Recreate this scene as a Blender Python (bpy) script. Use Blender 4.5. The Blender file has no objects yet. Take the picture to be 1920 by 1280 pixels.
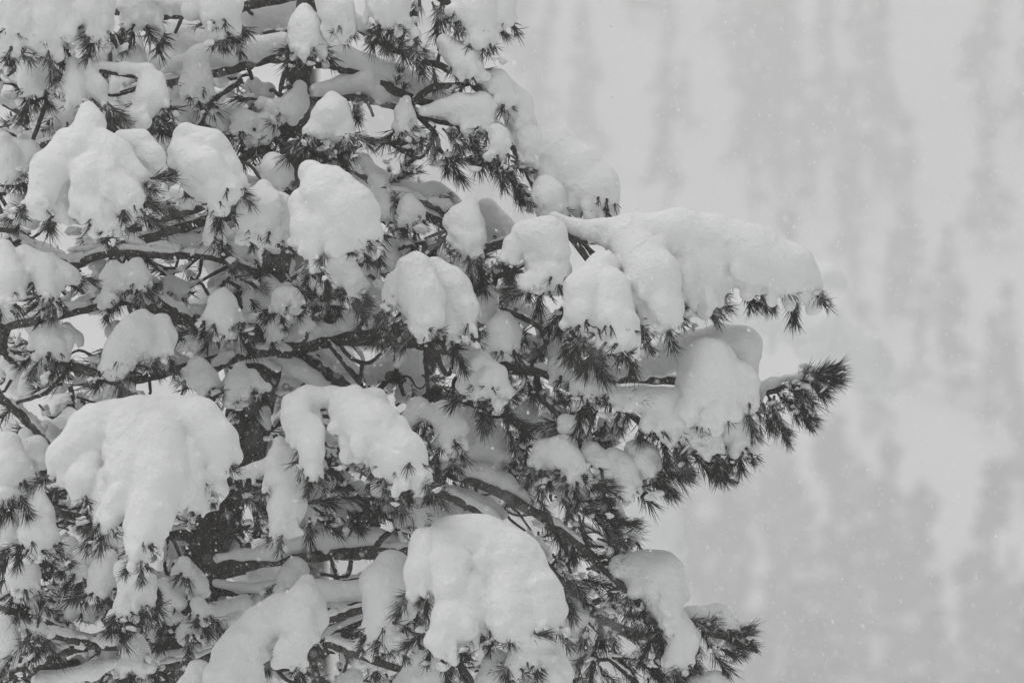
import bpy, math, random
import numpy as np
from mathutils import Vector, Matrix

R_ = math.radians
rng = np.random.default_rng(7)
random.seed(7)
S = 0.0014          # metres per authoring unit in the plane of the tree
DC = 20.0           # camera to tree, metres
ZC = 6.0            # height of the lens
scene = bpy.context.scene
col = scene.collection

# ------------------------------------------------------------------ camera
cam = bpy.data.cameras.new('camera')
cam.sensor_width = 36.0
cam.lens = 36.0 * DC / (1920 * S)
cam.clip_start = 0.5
cam.clip_end = 4000
cam.dof.use_dof = True
cam.dof.focus_distance = DC - 0.15
cam.dof.aperture_fstop = 6.3
co = bpy.data.objects.new('camera', cam)
col.objects.link(co)
co.location = (0, -DC, ZC)
co.rotation_euler = (R_(90), 0, 0)
scene.camera = co

# ------------------------------------------------------------------ sky, sun, exposure
SUN_EL, SUN_AZ = 72, 262       # azimuth measured from +Y, clockwise: high, from the left
w = bpy.data.worlds.new('World')
scene.world = w
w.use_nodes = True
nt = w.node_tree
bg = nt.nodes['Background']
sky = nt.nodes.new('ShaderNodeTexSky')
sky.sky_type = 'NISHITA'
sky.sun_disc = False
sky.sun_elevation = R_(SUN_EL)
sky.sun_rotation = R_(SUN_AZ)
sky.air_density = 1.0
sky.dust_density = 4.0
hsv = nt.nodes.new('ShaderNodeHueSaturation')
hsv.inputs['Saturation'].default_value = 0.04     # an overcast sky is grey
nt.links.new(sky.outputs[0], hsv.inputs['Color'])
nt.links.new(hsv.outputs[0], bg.inputs['Color'])
bg.inputs['Strength'].default_value = 0.1
sun = bpy.data.lights.new('sun', 'SUN')
sun.energy = 1.4
sun.angle = R_(55)
sun.color = (1.0, 0.99, 0.975)
so = bpy.data.objects.new('sun', sun)
col.objects.link(so)
sd = Vector((math.sin(R_(SUN_AZ)) * math.cos(R_(SUN_EL)), math.cos(R_(SUN_AZ)) * math.cos(R_(SUN_EL)), math.sin(R_(SUN_EL))))
so.rotation_euler = sd.to_track_quat('Z', 'Y').to_euler()
so.location = (0, -10, 30)
scene.view_settings.view_transform = 'Standard'
scene.view_settings.look = 'None'
scene.view_settings.exposure = -0.04
scene.view_settings.gamma = 1.0
scene.render.engine = 'CYCLES'
cy = scene.cycles
cy.max_bounces = 6
cy.diffuse_bounces = 4
cy.glossy_bounces = 2
cy.transmission_bounces = 2
cy.volume_bounces = 2
cy.transparent_max_bounces = 4
cy.use_denoising = True
try:
    cy.denoiser = 'OPENIMAGEDENOISE'
    cy.denoising_input_passes = 'RGB_ALBEDO_NORMAL'
    cy.denoising_prefilter = 'ACCURATE'
except Exception:
    pass
cy.caustics_reflective = False
cy.caustics_refractive = False

# ------------------------------------------------------------------ materials
def mat(name, base, rough=0.6, spec=0.3):
    m = bpy.data.materials.new(name)
    m.use_nodes = True
    b = m.node_tree.nodes['Principled BSDF']
    b.inputs['Base Color'].default_value = (*base, 1)
    b.inputs['Roughness'].default_value = rough
    b.inputs['Specular IOR Level'].default_value = spec
    return m, m.node_tree, b

def node(t, typ, **kw):
    n = t.nodes.new(typ)
    for k, v in kw.items():
        if k in n.inputs: n.inputs[k].default_value = v
        else: setattr(n, k, v)
    return n

def snow_mat():
    m, t, b = mat('snow', (0.91, 0.913, 0.917), 0.75, 0.15)
    tc = node(t, 'ShaderNodeTexCoord')
    n1 = node(t, 'ShaderNodeTexNoise', Scale=62.0, Detail=6.0, Roughness=0.6)
    n2 = node(t, 'ShaderNodeTexNoise', Scale=420.0, Detail=2.0)
    t.links.new(tc.outputs['Object'], n1.inputs['Vector'])
    t.links.new(tc.outputs['Object'], n2.inputs['Vector'])
    b1 = node(t, 'ShaderNodeBump', Strength=0.75, Distance=0.012)
    b2 = node(t, 'ShaderNodeBump', Strength=0.8, Distance=0.002)
    t.links.new(n1.outputs['Fac'], b1.inputs['Height'])
    t.links.new(n2.outputs['Fac'], b2.inputs['Height'])
    t.links.new(b1.outputs[0], b2.inputs['Normal'])
    t.links.new(b2.outputs[0], b.inputs['Normal'])
    return m

def bark_mat():
    m, t, b = mat('bark', (0.06, 0.055, 0.05), 0.9, 0.15)
    tc = node(t, 'ShaderNodeTexCoord')
    n1 = node(t, 'ShaderNodeTexNoise', Scale=90.0, Detail=6.0, Roughness=0.7)
    n2 = node(t, 'ShaderNodeTexVoronoi', Scale=70.0)
    n3 = node(t, 'ShaderNodeTexNoise', Scale=150.0, Detail=3.0)
    for n in (n1, n2, n3): t.links.new(tc.outputs['Object'], n.inputs['Vector'])
    r = node(t, 'ShaderNodeValToRGB')
    e = r.color_ramp.elements
    e[0].position = 0.3; e[0].color = (0.022, 0.020, 0.018, 1)
    e[1].position = 0.72; e[1].color = (0.12, 0.112, 0.10, 1)
    t.links.new(n1.outputs['Fac'], r.inputs[0])
    rs = node(t, 'ShaderNodeValToRGB')       # snow grains stuck in the cracks
    rs.color_ramp.elements[0].position = 0.63
    rs.color_ramp.elements[1].position = 0.70
    t.links.new(n3.outputs['Fac'], rs.inputs[0])
    mx = node(t, 'ShaderNodeMix', data_type='RGBA')
    t.links.new(rs.outputs[0], mx.inputs[0])
    t.links.new(r.outputs[0], mx.inputs[6])
    mx.inputs[7].default_value = (0.75, 0.76, 0.77, 1)
    t.links.new(mx.outputs[2], b.inputs['Base Color'])
    bp = node(t, 'ShaderNodeBump', Strength=0.8, Distance=0.01)
    t.links.new(n2.outputs[0], bp.inputs['Height'])
    t.links.new(bp.outputs[0], b.inputs['Normal'])
    return m

def twig_mat():
    m, t, b = mat('twig_bark', (0.05, 0.046, 0.04), 0.85, 0.2)
    tc = node(t, 'ShaderNodeTexCoord')
    n1 = node(t, 'ShaderNodeTexNoise', Scale=160.0, Detail=4.0)
    t.links.new(tc.outputs['Object'], n1.inputs['Vector'])
    r = node(t, 'ShaderNodeValToRGB')
    r.color_ramp.elements[0].position = 0.35; r.color_ramp.elements[0].color = (0.02, 0.018, 0.016, 1)
    r.color_ramp.elements[1].position = 0.7; r.color_ramp.elements[1].color = (0.1, 0.093, 0.085, 1)
    t.links.new(n1.outputs['Fac'], r.inputs[0])
    t.links.new(r.outputs[0], b.inputs['Base Color'])
    bp = node(t, 'ShaderNodeBump', Strength=0.6, Distance=0.004)
    t.links.new(n1.outputs['Fac'], bp.inputs['Height'])
    t.links.new(bp.outputs[0], b.inputs['Normal'])
    return m

def needle_mat():
    m, t, b = mat('needles', (0.03, 0.034, 0.026), 0.55, 0.3)
    g = node(t, 'ShaderNodeNewGeometry')
    r = node(t, 'ShaderNodeValToRGB')
    r.color_ramp.elements[0].color = (0.012, 0.0135, 0.0105, 1)
    r.color_ramp.elements[1].color = (0.045, 0.05, 0.037, 1)
    t.links.new(g.outputs['Random Per Island'], r.inputs[0])
    sx = node(t, 'ShaderNodeSeparateXYZ')
    t.links.new(g.outputs['Normal'], sx.inputs[0])
    nz = node(t, 'ShaderNodeTexNoise', Scale=60.0, Detail=3.0)      # snow dust lying on the upper sides
    t.links.new(g.outputs['Position'], nz.inputs['Vector'])
    mu = node(t, 'ShaderNodeMath', operation='MULTIPLY')
    t.links.new(sx.outputs[2], mu.inputs[0]); t.links.new(nz.outputs['Fac'], mu.inputs[1])
    rr = node(t, 'ShaderNodeValToRGB')
    rr.color_ramp.elements[0].position = 0.30; rr.color_ramp.elements[1].position = 0.48
    rr.color_ramp.elements[1].color = (0.8, 0.8, 0.8, 1)
    t.links.new(mu.outputs[0], rr.inputs[0])
    mx = node(t, 'ShaderNodeMix', data_type='RGBA')
    t.links.new(rr.outputs[0], mx.inputs[0]); t.links.new(r.outputs[0], mx.inputs[6])
    mx.inputs[7].default_value = (0.72, 0.73, 0.74, 1)
    t.links.new(mx.outputs[2], b.inputs['Base Color'])
    return m

def cone_mat():
    m, t, b = mat('cone_scales', (0.055, 0.045, 0.037), 0.8, 0.2)
    g = node(t, 'ShaderNodeNewGeometry')
    r = node(t, 'ShaderNodeValToRGB')
    r.color_ramp.elements[0].color = (0.03, 0.025, 0.02, 1)
    r.color_ramp.elements[1].color = (0.10, 0.085, 0.07, 1)
    t.links.new(g.outputs['Random Per Island'], r.inputs[0])
    t.links.new(r.outputs[0], b.inputs['Base Color'])
    return m

SNOW, BARK, TWIG, NEEDLE, CONE = snow_mat(), bark_mat(), twig_mat(), needle_mat(), cone_mat()

def ground_mat():
    m, t, b = mat('snowfield', (0.84, 0.845, 0.85), 0.8, 0.15)
    tc = node(t, 'ShaderNodeTexCoord')
    n1 = node(t, 'ShaderNodeTexNoise', Scale=0.6, Detail=6.0)
    t.links.new(tc.outputs['Object'], n1.inputs['Vector'])
    bp = node(t, 'ShaderNodeBump', Strength=0.5, Distance=0.3)
    t.links.new(n1.outputs['Fac'], bp.inputs['Height'])
    t.links.new(bp.outputs[0], b.inputs['Normal'])
    return m
GROUND = ground_mat()
FARNEEDLE = mat('far_needles', (0.035, 0.038, 0.03), 0.7, 0.1)[0]
FARSNOW = mat('far_snow', (0.84, 0.845, 0.85), 0.8, 0.1)[0]
FLAKE, ft, fb = mat('snowflake', (0.95, 0.95, 0.95), 0.7, 0.2)
ftr = node(ft, 'ShaderNodeBsdfTranslucent')
ftr.inputs['Color'].default_value = (0.97, 0.97, 0.97, 1)
fad = node(ft, 'ShaderNodeAddShader')
ft.links.new(fb.outputs[0], fad.inputs[0]); ft.links.new(ftr.outputs[0], fad.inputs[1])
fb.inputs['Base Color'].default_value = (0.56, 0.56, 0.56, 1)
ftr.inputs['Color'].default_value = (0.56, 0.56, 0.56, 1)
ft.links.new(fad.outputs[0], ft.nodes['Material Output'].inputs['Surface'])

# ------------------------------------------------------------------ helpers
def pos(P):
    """authoring space (x right, y down, d away) -> metres; the tree's own plane is d = 0"""
    P = np.asarray(P, float)
    Y = P[..., 2] * S
    f = (DC + Y) / DC
    return np.stack([(P[..., 0] - 960) * S * f, Y, ZC + (640 - P[..., 1]) * S * f], -1)

def make_mesh(name, V, quads=None, tris=None, mats=(), smooth=True, tri_mat=None, quad_mat=None):
    me = bpy.data.meshes.new(name)
    V = np.asarray(V, np.float32)
    q = np.zeros((0, 4), np.int32) if quads is None else np.asarray(quads, np.int32).reshape(-1, 4)
    t = np.zeros((0, 3), np.int32) if tris is None else np.asarray(tris, np.int32).reshape(-1, 3)
    me.vertices.add(len(V))
    me.vertices.foreach_set('co', V.ravel())
    nl = q.size + t.size
    me.loops.add(nl)
    me.loops.foreach_set('vertex_index', np.concatenate([q.ravel(), t.ravel()]))
    me.polygons.add(len(q) + len(t))
    st = np.concatenate([np.arange(len(q)) * 4, q.size + np.arange(len(t)) * 3]).astype(np.int32)
    me.polygons.foreach_set('loop_start', st)
    me.polygons.foreach_set('use_smooth', np.full(len(q) + len(t), smooth, bool))
    for m in mats: me.materials.append(m)
    if tri_mat is not None or quad_mat is not None:
        mi = np.concatenate([np.zeros(len(q), np.int32) if quad_mat is None else quad_mat,
                             np.zeros(len(t), np.int32) if tri_mat is None else tri_mat]).astype(np.int32)
        me.polygons.foreach_set('material_index', mi)
    me.update()
    me.validate()
    return me

def add(name, me, parent=None, loc=None, label=None, cat=None, group=None, kind=None):
    o = bpy.data.objects.new(name, me)
    col.objects.link(o)
    if loc is not None: o.location = loc
    if parent is not None: o.parent = parent
    if label: o['label'] = label
    if cat: o['category'] = cat
    if group: o['group'] = group
    if kind: o['kind'] = kind
    return o

def catmull(pts, n):
    P = np.asarray(pts, float)
    if len(P) == 2:
        t = np.linspace(0, 1, n + 1)[:, None]
        return P[0] * (1 - t) + P[1] * t
    A = np.vstack([2 * P[0] - P[1], P, 2 * P[-1] - P[-2]])
    out = []
    for i in range(1, len(A) - 2):
        t = np.linspace(0, 1, n, endpoint=False)[:, None]
        p0, p1, p2, p3 = A[i - 1], A[i], A[i + 1], A[i + 2]
        out.append(0.5 * ((2 * p1) + (-p0 + p2) * t + (2 * p0 - 5 * p1 + 4 * p2 - p3) * t ** 2 + (-p0 + 3 * p1 - 3 * p2 + p3) * t ** 3))
    out.append(A[-2][None])
    return np.vstack(out)

def tube(C, r, sides=8, rough=0.08):
    """C: (n,3) centreline, r: (n,) radii -> verts, quads, cap tris"""
    n = len(C)
    T = np.gradient(C, axis=0)
    T /= np.linalg.norm(T, axis=1)[:, None] + 1e-9
    up = np.array([0.13, 0.97, 0.2])
    V = []
    for i in range(n):
        a = np.cross(T[i], up); a /= np.linalg.norm(a) + 1e-9
        b = np.cross(T[i], a)
        th = np.arange(sides) * 2 * math.pi / sides
        rr = r[i] * (1 + rough * rng.standard_normal(sides))
        V.append(C[i] + np.cos(th)[:, None] * a * rr[:, None] + np.sin(th)[:, None] * b * rr[:, None])
    V = np.vstack(V + [C[:1], C[-1:]])
    q = []
    for i in range(n - 1):
        for k in range(sides):
            k2 = (k + 1) % sides
            q.append((i * sides + k, i * sides + k2, (i + 1) * sides + k2, (i + 1) * sides + k))
    t = []
    for k in range(sides):
        k2 = (k + 1) % sides
        t.append((n * sides, k2, k))
        t.append((n * sides + 1, (n - 1) * sides + k, (n - 1) * sides + k2))
    return V, np.array(q), np.array(t)

def bspline_matrix(n, h, lam):
    x = np.arange(n) * h / lam
    i = np.floor(x).astype(int)
    t = x - i
    m = int(i.max()) + 4
    M = np.zeros((n, m), np.float32)
    wts = [(1 - t) ** 3 / 6, (3 * t ** 3 - 6 * t ** 2 + 4) / 6, (-3 * t ** 3 + 3 * t ** 2 + 3 * t + 1) / 6, t ** 3 / 6]
    for k in range(4): M[np.arange(n), i + k] = wts[k]
    return M

def noise_grid(shape, h, lam):
    lam = lam if isinstance(lam, tuple) else (lam, lam, lam)
    Ms = [bspline_matrix(n, h, l) for n, l in zip(shape, lam)]
    c = rng.standard_normal([M.shape[1] for M in Ms]).astype(np.float32)
    c = np.tensordot(Ms[0], c, (1, 0))
    c = np.tensordot(c, Ms[1], (1, 1)).transpose(0, 2, 1)
    c = np.tensordot(c, Ms[2], (2, 1))
    return c / 0.33 * 0.5        # roughly unit amplitude

def surface_nets(f, org, h):
    s = f < 0
    n = np.array(f.shape) - 1
    cnt = np.zeros(n, np.int8)
    C8 = [(a, b, c) for a in (0, 1) for b in (0, 1) for c in (0, 1)]
    sl = lambda o: tuple(slice(o[k], o[k] + n[k]) for k in range(3))
    for o in C8: cnt += s[sl(o)]
    act = (cnt > 0) & (cnt < 8)
    I = np.argwhere(act)
    idx = -np.ones(n, np.int64)
    idx[act] = np.arange(len(I))
    acc = np.zeros((len(I), 3)); k = np.zeros(len(I))
    for o in C8:
        for ax in range(3):
            if o[ax]: continue
            o2 = list(o); o2[ax] = 1
            fa = f[I[:, 0] + o[0], I[:, 1] + o[1], I[:, 2] + o[2]]
            fb = f[I[:, 0] + o2[0], I[:, 1] + o2[1], I[:, 2] + o2[2]]
            m = (fa < 0) != (fb < 0)
            t = np.where(m, fa / np.where(m, fa - fb, 1), 0)
            p = np.tile(np.array(o, float), (len(I), 1)); p[:, ax] = t
            acc[m] += p[m]; k += m
    V = org + (I + acc / k[:, None]) * h
    Q = []
    for ax in range(3):
        b, c = [(1, 2), (2, 0), (0, 1)][ax]
        sa = [slice(None)] * 3; sb = [slice(None)] * 3
        sa[ax] = slice(0, -1); sb[ax] = slice(1, None)
        ch = s[tuple(sa)] != s[tuple(sb)]
        E = np.argwhere(ch)
        E = E[(E[:, b] > 0) & (E[:, c] > 0) & (E[:, b] < n[b]) & (E[:, c] < n[c])]
        ins = s[tuple(sa)][E[:, 0], E[:, 1], E[:, 2]]
        def cell(db, dc):
            e = E.copy(); e[:, b] += db; e[:, c] += dc
            return idx[e[:, 0], e[:, 1], e[:, 2]]
        q = np.stack([cell(-1, -1), cell(0, -1), cell(0, 0), cell(-1, 0)], 1)
        q[~ins] = q[~ins][:, ::-1]
        Q.append(q)
    return V, np.vstack(Q)

def smin(a, b, k):
    hh = np.clip(0.5 + 0.5 * (b - a) / k, 0, 1)
    return b * (1 - hh) + a * hh - k * hh * (1 - hh)

def clump_mesh(name, chains, k=5.0, ragged=1.0, lump=1.0, h=None, fingers=1.0):
    """chains: lists of (x, y, r, d) in authoring space -> one continuous snow body, with smaller fingers and crumbs budding from it"""
    allp = np.array([p for c in chains for p in c], float)
    lo = (allp[:, [0, 1, 3]] - allp[:, 2:3]).min(0) - 20
    hi = (allp[:, [0, 1, 3]] + allp[:, 2:3]).max(0) + 22
    ext = hi - lo
    if h is None:
        mx = max(ext[0], ext[1])
        h = 3.0 if mx < 130 else 3.5 if mx < 200 else 4.1 if mx < 310 else 4.7
    n = np.ceil(ext / h).astype(int) + 2
    X = (lo[0] + np.arange(n[0]) * h)[:, None, None].astype(np.float32)
    Y = (lo[1] + np.arange(n[1]) * h)[None, :, None].astype(np.float32)
    Z = (lo[2] + np.arange(n[2]) * h)[None, None, :].astype(np.float32)
    f = np.full(n, 60.0, np.float32)
    def capsule(a, b, kk):
        ax, ay, ar, az = a; bx, by, br, bz = b
        m = max(ar, br) + 14
        sl = []
        for q, (u, v) in enumerate(((ax, bx), (ay, by), (az, bz))):
            i0 = int(max(0, (min(u, v) - m - lo[q]) // h)); i1 = int(min(n[q], (max(u, v) + m - lo[q]) // h + 2))
            sl.append(slice(i0, max(i0 + 1, i1)))
        sl = tuple(sl)
        vx, vy, vz = bx - ax, by - ay, bz - az
        L2 = vx * vx + vy * vy + vz * vz
        px, py, pz = X[sl[0]] - ax, Y[:, sl[1]] - ay, Z[:, :, sl[2]] - az
        t = np.clip((px * vx + py * vy + pz * vz) / L2, 0, 1) if L2 > 0 else 0.0
        d = np.sqrt((px - t * vx) ** 2 + (py - t * vy) ** 2 + (pz - t * vz) ** 2) - (ar + (br - ar) * t)
        f[sl] = smin(f[sl], d, kk)
    for c in chains:
        for a, b in ([(c[0], c[0])] if len(c) == 1 else zip(c[:-1], c[1:])): capsule(a, b, k if a is c[0] else k * 2.2)
    if fingers > 0:
        for c in chains:
            segs = [(c[0], c[0])] if len(c) == 1 else list(zip(c[:-1], c[1:]))
            for a, b in segs:
                r0 = 0.5 * (a[2] + b[2])
                L = math.dist((a[0], a[1]), (b[0], b[1]))
                for _ in range(int(fingers * (0.8 + L / 34 + r0 / 28) + rng.random())):
                    t = rng.random()
                    p = [a[q] + (b[q] - a[q]) * t for q in range(4)]
                    ph = rng.uniform(-1.75, 1.75)
                    el = rng.uniform(-0.3, 1.0)
                    rf = p[2] * rng.uniform(0.24, 0.46)
                    q0 = p[2] * 1.06 - rf * rng.uniform(0.75, 1.0)
                    st = (p[0] + q0 * math.sin(ph) * math.cos(el), p[1] + q0 * math.sin(el), rf * 0.8, p[3] - q0 * math.cos(ph) * math.cos(el))
                    ln = p[2] * rng.uniform(0.3, 0.85)
                    en = (st[0] + 0.35 * ln * math.sin(ph), min(hi[1] - 20 - rf, st[1] + ln), rf, st[3] - 0.12 * ln)
                    capsule(st, en, 5.0)
            x, y, r0, d = c[-1]
            for _ in range(int(fingers * ragged * (4 + r0 * 0.7))):
                ph = rng.uniform(-2.4, 2.4)
                el = rng.uniform(0.05, 1.25)
                rc = 2.8 + 7.0 * rng.random() ** 2
                q0 = r0 * rng.uniform(0.9, 1.06)
                cc = (x + q0 * math.sin(ph) * math.cos(el), y + q0 * math.sin(el), rc, d - q0 * math.cos(ph) * math.cos(el))
                capsule(cc, cc, 2.5)
    top, bot = lo[1] + 20, hi[1] - 22
    wy = np.clip((Y - (top + 0.42 * (bot - top))) / (0.58 * (bot - top) + 1e-6), 0, 1) ** 1.5
    wf = np.clip((Y - (top + 0.12 * (bot - top))) / (0.6 * (bot - top) + 1e-6), 0, 1)
    sc = min(1.0, 0.3 + float(np.median(allp[:, 2])) / 28)
    f = f + lump * sc * (4.0 * noise_grid(n, h, 64.0) - (1.6 + 3.2 * wy) * (np.abs(noise_grid(n, h, 34.0)) - 0.4))
    f = f - lump * sc * (1.4 + 3.4 * wf) * (np.abs(noise_grid(n, h, (36.0, 64.0, 36.0))) - 0.4)      # folds running down the drape
    patch = np.clip(0.5 + 0.9 * noise_grid(n, h, 40.0), 0, 1)      # rough places between smooth ones
    f = f - ragged * sc * (1.7 + (3.4 + 8.0 * wy) * patch) * (np.abs(noise_grid(n, h, 17.0)) - 0.4) + ragged * sc * (0.15 + 5.0 * wy * patch) * noise_grid(n, h, 7.5)
    f[0], f[-1], f[:, 0], f[:, -1], f[:, :, 0], f[:, :, -1] = 9, 9, 9, 9, 9, 9
    return surface_nets(f, lo, h)

def chain4(c, d, tilt):
    """(x,y,r[,dd]) -> (x,y,r,d): lower points of a draped lobe hang outwards, towards the viewer"""
    y0 = c[0][1]
    return [(p[0], p[1], p[2], d + (p[3] if len(p) > 3 else 0) - tilt * (p[1] - y0)) for p in c]

# ------------------------------------------------------------------ the setting: snowy slope, far wood, haze
def sstep(a, b, x):
    t = np.clip((x - a) / (b - a), 0, 1)
    return t * t * (3 - 2 * t)

def terrain_h(x, y):
    x = np.asarray(x, float); y = np.asarray(y, float)
    near = np.interp(y, [-80, -20, 0, 60, 540, 700, 1600], [9, 4.25, 0, -8, -42, -22, 222])
    wob = 2.6 * np.sin(x * 0.075 + y * 0.03) + 1.4 * np.sin(x * 0.16 + y * 0.05 + 1.0) + 0.7 * np.sin(x * 0.37 + y * 0.21 + 2.0)
    return near + wob * sstep(150, 680, y) + 0.06 * np.sin(x * 1.3) * np.sin(y * 0.9)

gx = np.concatenate([np.linspace(-460, -80, 40, endpoint=False), np.linspace(-80, 80, 130), np.linspace(80, 460, 41)[1:]])
gy = np.concatenate([np.linspace(-60, 560, 70, endpoint=False), np.linspace(560, 1300, 200), np.linspace(1300, 1600, 20)[1:]])
GX, GY = np.meshgrid(gx, gy, indexing='ij')
V = np.stack([GX, GY, terrain_h(GX, GY)], -1).reshape(-1, 3)
a = np.arange(len(gx) * len(gy)).reshape(len(gx), len(gy))
Q = np.stack([a[:-1, :-1], a[1:, :-1], a[1:, 1:], a[:-1, 1:]], -1).reshape(-1, 4)
add('snowy_ground', make_mesh('snowy_ground', V, Q, mats=[GROUND]), kind='structure')

def far_tree_arrays(hgt, wid, seed, snow=0.75):
    """trunk (V,Q) and crown (V,T,material) of one conifer standing at the origin: dark drooping sprays, snow lying on them"""
    r = np.random.default_rng(seed)
    zz = np.linspace(0, hgt, 7)
    C = np.stack([0.02 * hgt * np.sin(zz * 0.7 + seed), 0.02 * hgt * np.cos(zz * 0.5), zz], 1)
    TV, TQ, _ = tube(C, np.linspace(0.02 * hgt, 0.03, 7), 6, 0.0)
    base = np.array([(1, 0, 0), (-1, 0, 0), (0, 1, 0), (0, -1, 0), (0, 0, 1), (0, 0, -1)], float)
    tri = np.array([(0, 2, 4), (2, 1, 4), (1, 3, 4), (3, 0, 4), (2, 0, 5), (1, 2, 5), (3, 1, 5), (0, 3, 5)])
    cv, ct, cm = [], [], []
    for i in range(int(hgt * 3.2)):
        u = r.random() ** 0.8
        z = hgt * (0.1 + 0.9 * u)
        reach = wid * (1 - u) ** 0.75 * (0.8 + 0.3 * math.sin(seed + 11 * u)) + 0.12
        th = r.random() * 6.283
        L = reach * (0.45 + 0.65 * r.random())
        sz = np.array([L * 0.5, 0.2 * wid + 0.16, 0.18 + 0.15 * wid]) * (0.7 + 0.6 * r.random())
        p = base * sz * (0.7 + 0.6 * r.random((6, 1)))
        p[:, 2] -= (0.3 + 0.5 * r.random()) * np.maximum(p[:, 0], -0.2)
        p[:, 0] += L * 0.5
        c, s = math.cos(th), math.sin(th)
        M = np.array([[c, -s, 0], [s, c, 0], [0, 0, 1]])
        off = np.array([C[min(6, int(u * 6)), 0], C[min(6, int(u * 6)), 1], z])
        ct.append(tri + 6 * len(cv)); cv.append(p @ M.T + off); cm.append(np.zeros(8, int))
        if r.random() < snow:
            p2 = (p - (0.5 * L, 0, 0)) * (0.6, 0.7, 0.5) + (0.5 * L, 0, 0.75 * sz[2])
            ct.append(tri + 6 * len(cv)); cv.append(p2 @ M.T + off); cm.append(np.ones(8, int))
    return (TV, TQ), (np.vstack(cv), np.vstack(ct), np.concatenate(cm))

def ray_to_ground(px, py):
    dx = (px - 960) * S / DC; dz = (640 - py) * S / DC
    t = np.linspace(320, 1600, 6000)
    hit = (ZC + dz * t) < terrain_h(dx * t, t - DC)
    i = int(np.argmax(hit)) if hit.any() else 2999
    return np.array([dx * t[i], t[i] - DC, 0.0]), t[i]

FAR = [  # foot x, foot y, height, half width, what tells it apart
    (1250, 400, 300, 70, 'tall hazy conifer standing in mist above the great outer snow bough'),
    (1095, 330, 330, 70, 'broad faint conifer beside the upper snow-capped branches of the pine'),
    (1405, 330, 330, 80, 'hazy conifer beyond the snow bough, its top near the photo edge'),
    (1590, 430, 300, 74, 'grey misty conifer on the slope between two bright snow gaps'),
    (1700, 590, 320, 70, 'wide dim conifer on the hazy slope below the uppermost snowfield'),
    (1480, 640, 270, 66, 'slim blurred conifer just above the tip of the outer bough'),
    (1850, 470, 330, 75, 'dim conifer highest at the photo\'s upper right edge'),
    (1780, 760, 300, 80, 'faint conifer halfway down the slope near the photo\'s right edge'),
    (1620, 820, 260, 70, 'pale conifer in the mist just right of the bare needle tip'),
]
for i, (fx, fy, hp, wp, lab) in enumerate(FAR):
    p, t = ray_to_ground(fx, fy)
    p[2] = terrain_h(p[0], p[1]) - 0.15
    k = S / DC * t
    (tv, tq), (cv, ct, cm) = far_tree_arrays(hp * k, wp * k, 100 + i)
    e = add('far_conifer', None, loc=p, label=lab, cat='tree', group='conifers fading into the haze')
    add('trunk', make_mesh('far_trunk', tv, tq, mats=[TWIG]), e)
    add('crown', make_mesh('far_crown', cv, None, ct, [FARNEEDLE, FARSNOW], False, cm), e)

r = np.random.default_rng(5)
proto = [far_tree_arrays(6 + 1.1 * i, 0.18 * (6 + 1.1 * i) * (0.8 + 0.15 * (i % 4)), 300 + i, 0.3 if i < 4 else 0.4) for i in range(8)]
FV, FQ, FT, QM, TM, nv = [], [], [], [], [], 0
for i in range(2100):
    y = 300 + 480 * r.random() ** 1.25
    x = (r.random() * 2 - 1) * (12 + 0.085 * y)      # laid out on a plan, then spread out
    dens = 0.9 - 0.35 * sstep(420, 560, y) + 0.1 * sstep(0, 30, x)
    u = x + 0.17 * (y - 560)                                  # gullies of open snow running down to the right
    band = math.sin(u * 0.26 + 0.8 * math.sin(y * 0.04)) + 0.4 * math.sin(u * 0.6 + 2)
    if r.random() > dens * (1.0 if y < 440 else float(sstep(0.75, -0.45, band)) + 0.02): continue
    (tv, tq), (cv, ct, cm) = proto[int(r.integers(0, 4)) if y < 500 else int(r.integers(2, 8))]
    sc = 1.62 * ((0.8 + 0.9 * r.random()) if y < 430 else (0.65 + 0.75 * r.random())); th = r.random() * 6.28
    M = np.array([[math.cos(th), -math.sin(th), 0.05 * r.normal()], [math.sin(th), math.cos(th), 0.05 * r.normal()], [0, 0, 1]]) * sc
    x, y = 1.62 * x, 1.62 * y
    off = np.array([x, y, float(terrain_h(x, y)) - 0.2])
    FV += [tv @ M.T + off, cv @ M.T + off]
    FQ.append(tq + nv); QM.append(np.zeros(len(tq))); nv += len(tv)
    FT.append(ct + nv); TM.append(cm + 1); nv += len(cv)
add('forest', make_mesh('forest', np.vstack(FV), np.vstack(FQ), np.vstack(FT), [TWIG, FARNEEDLE, FARSNOW], False,
    np.concatenate(TM), np.concatenate(QM)), label='far-off snowy wood on the slope, dissolving into falling snow', cat='forest', kind='stuff')

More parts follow.
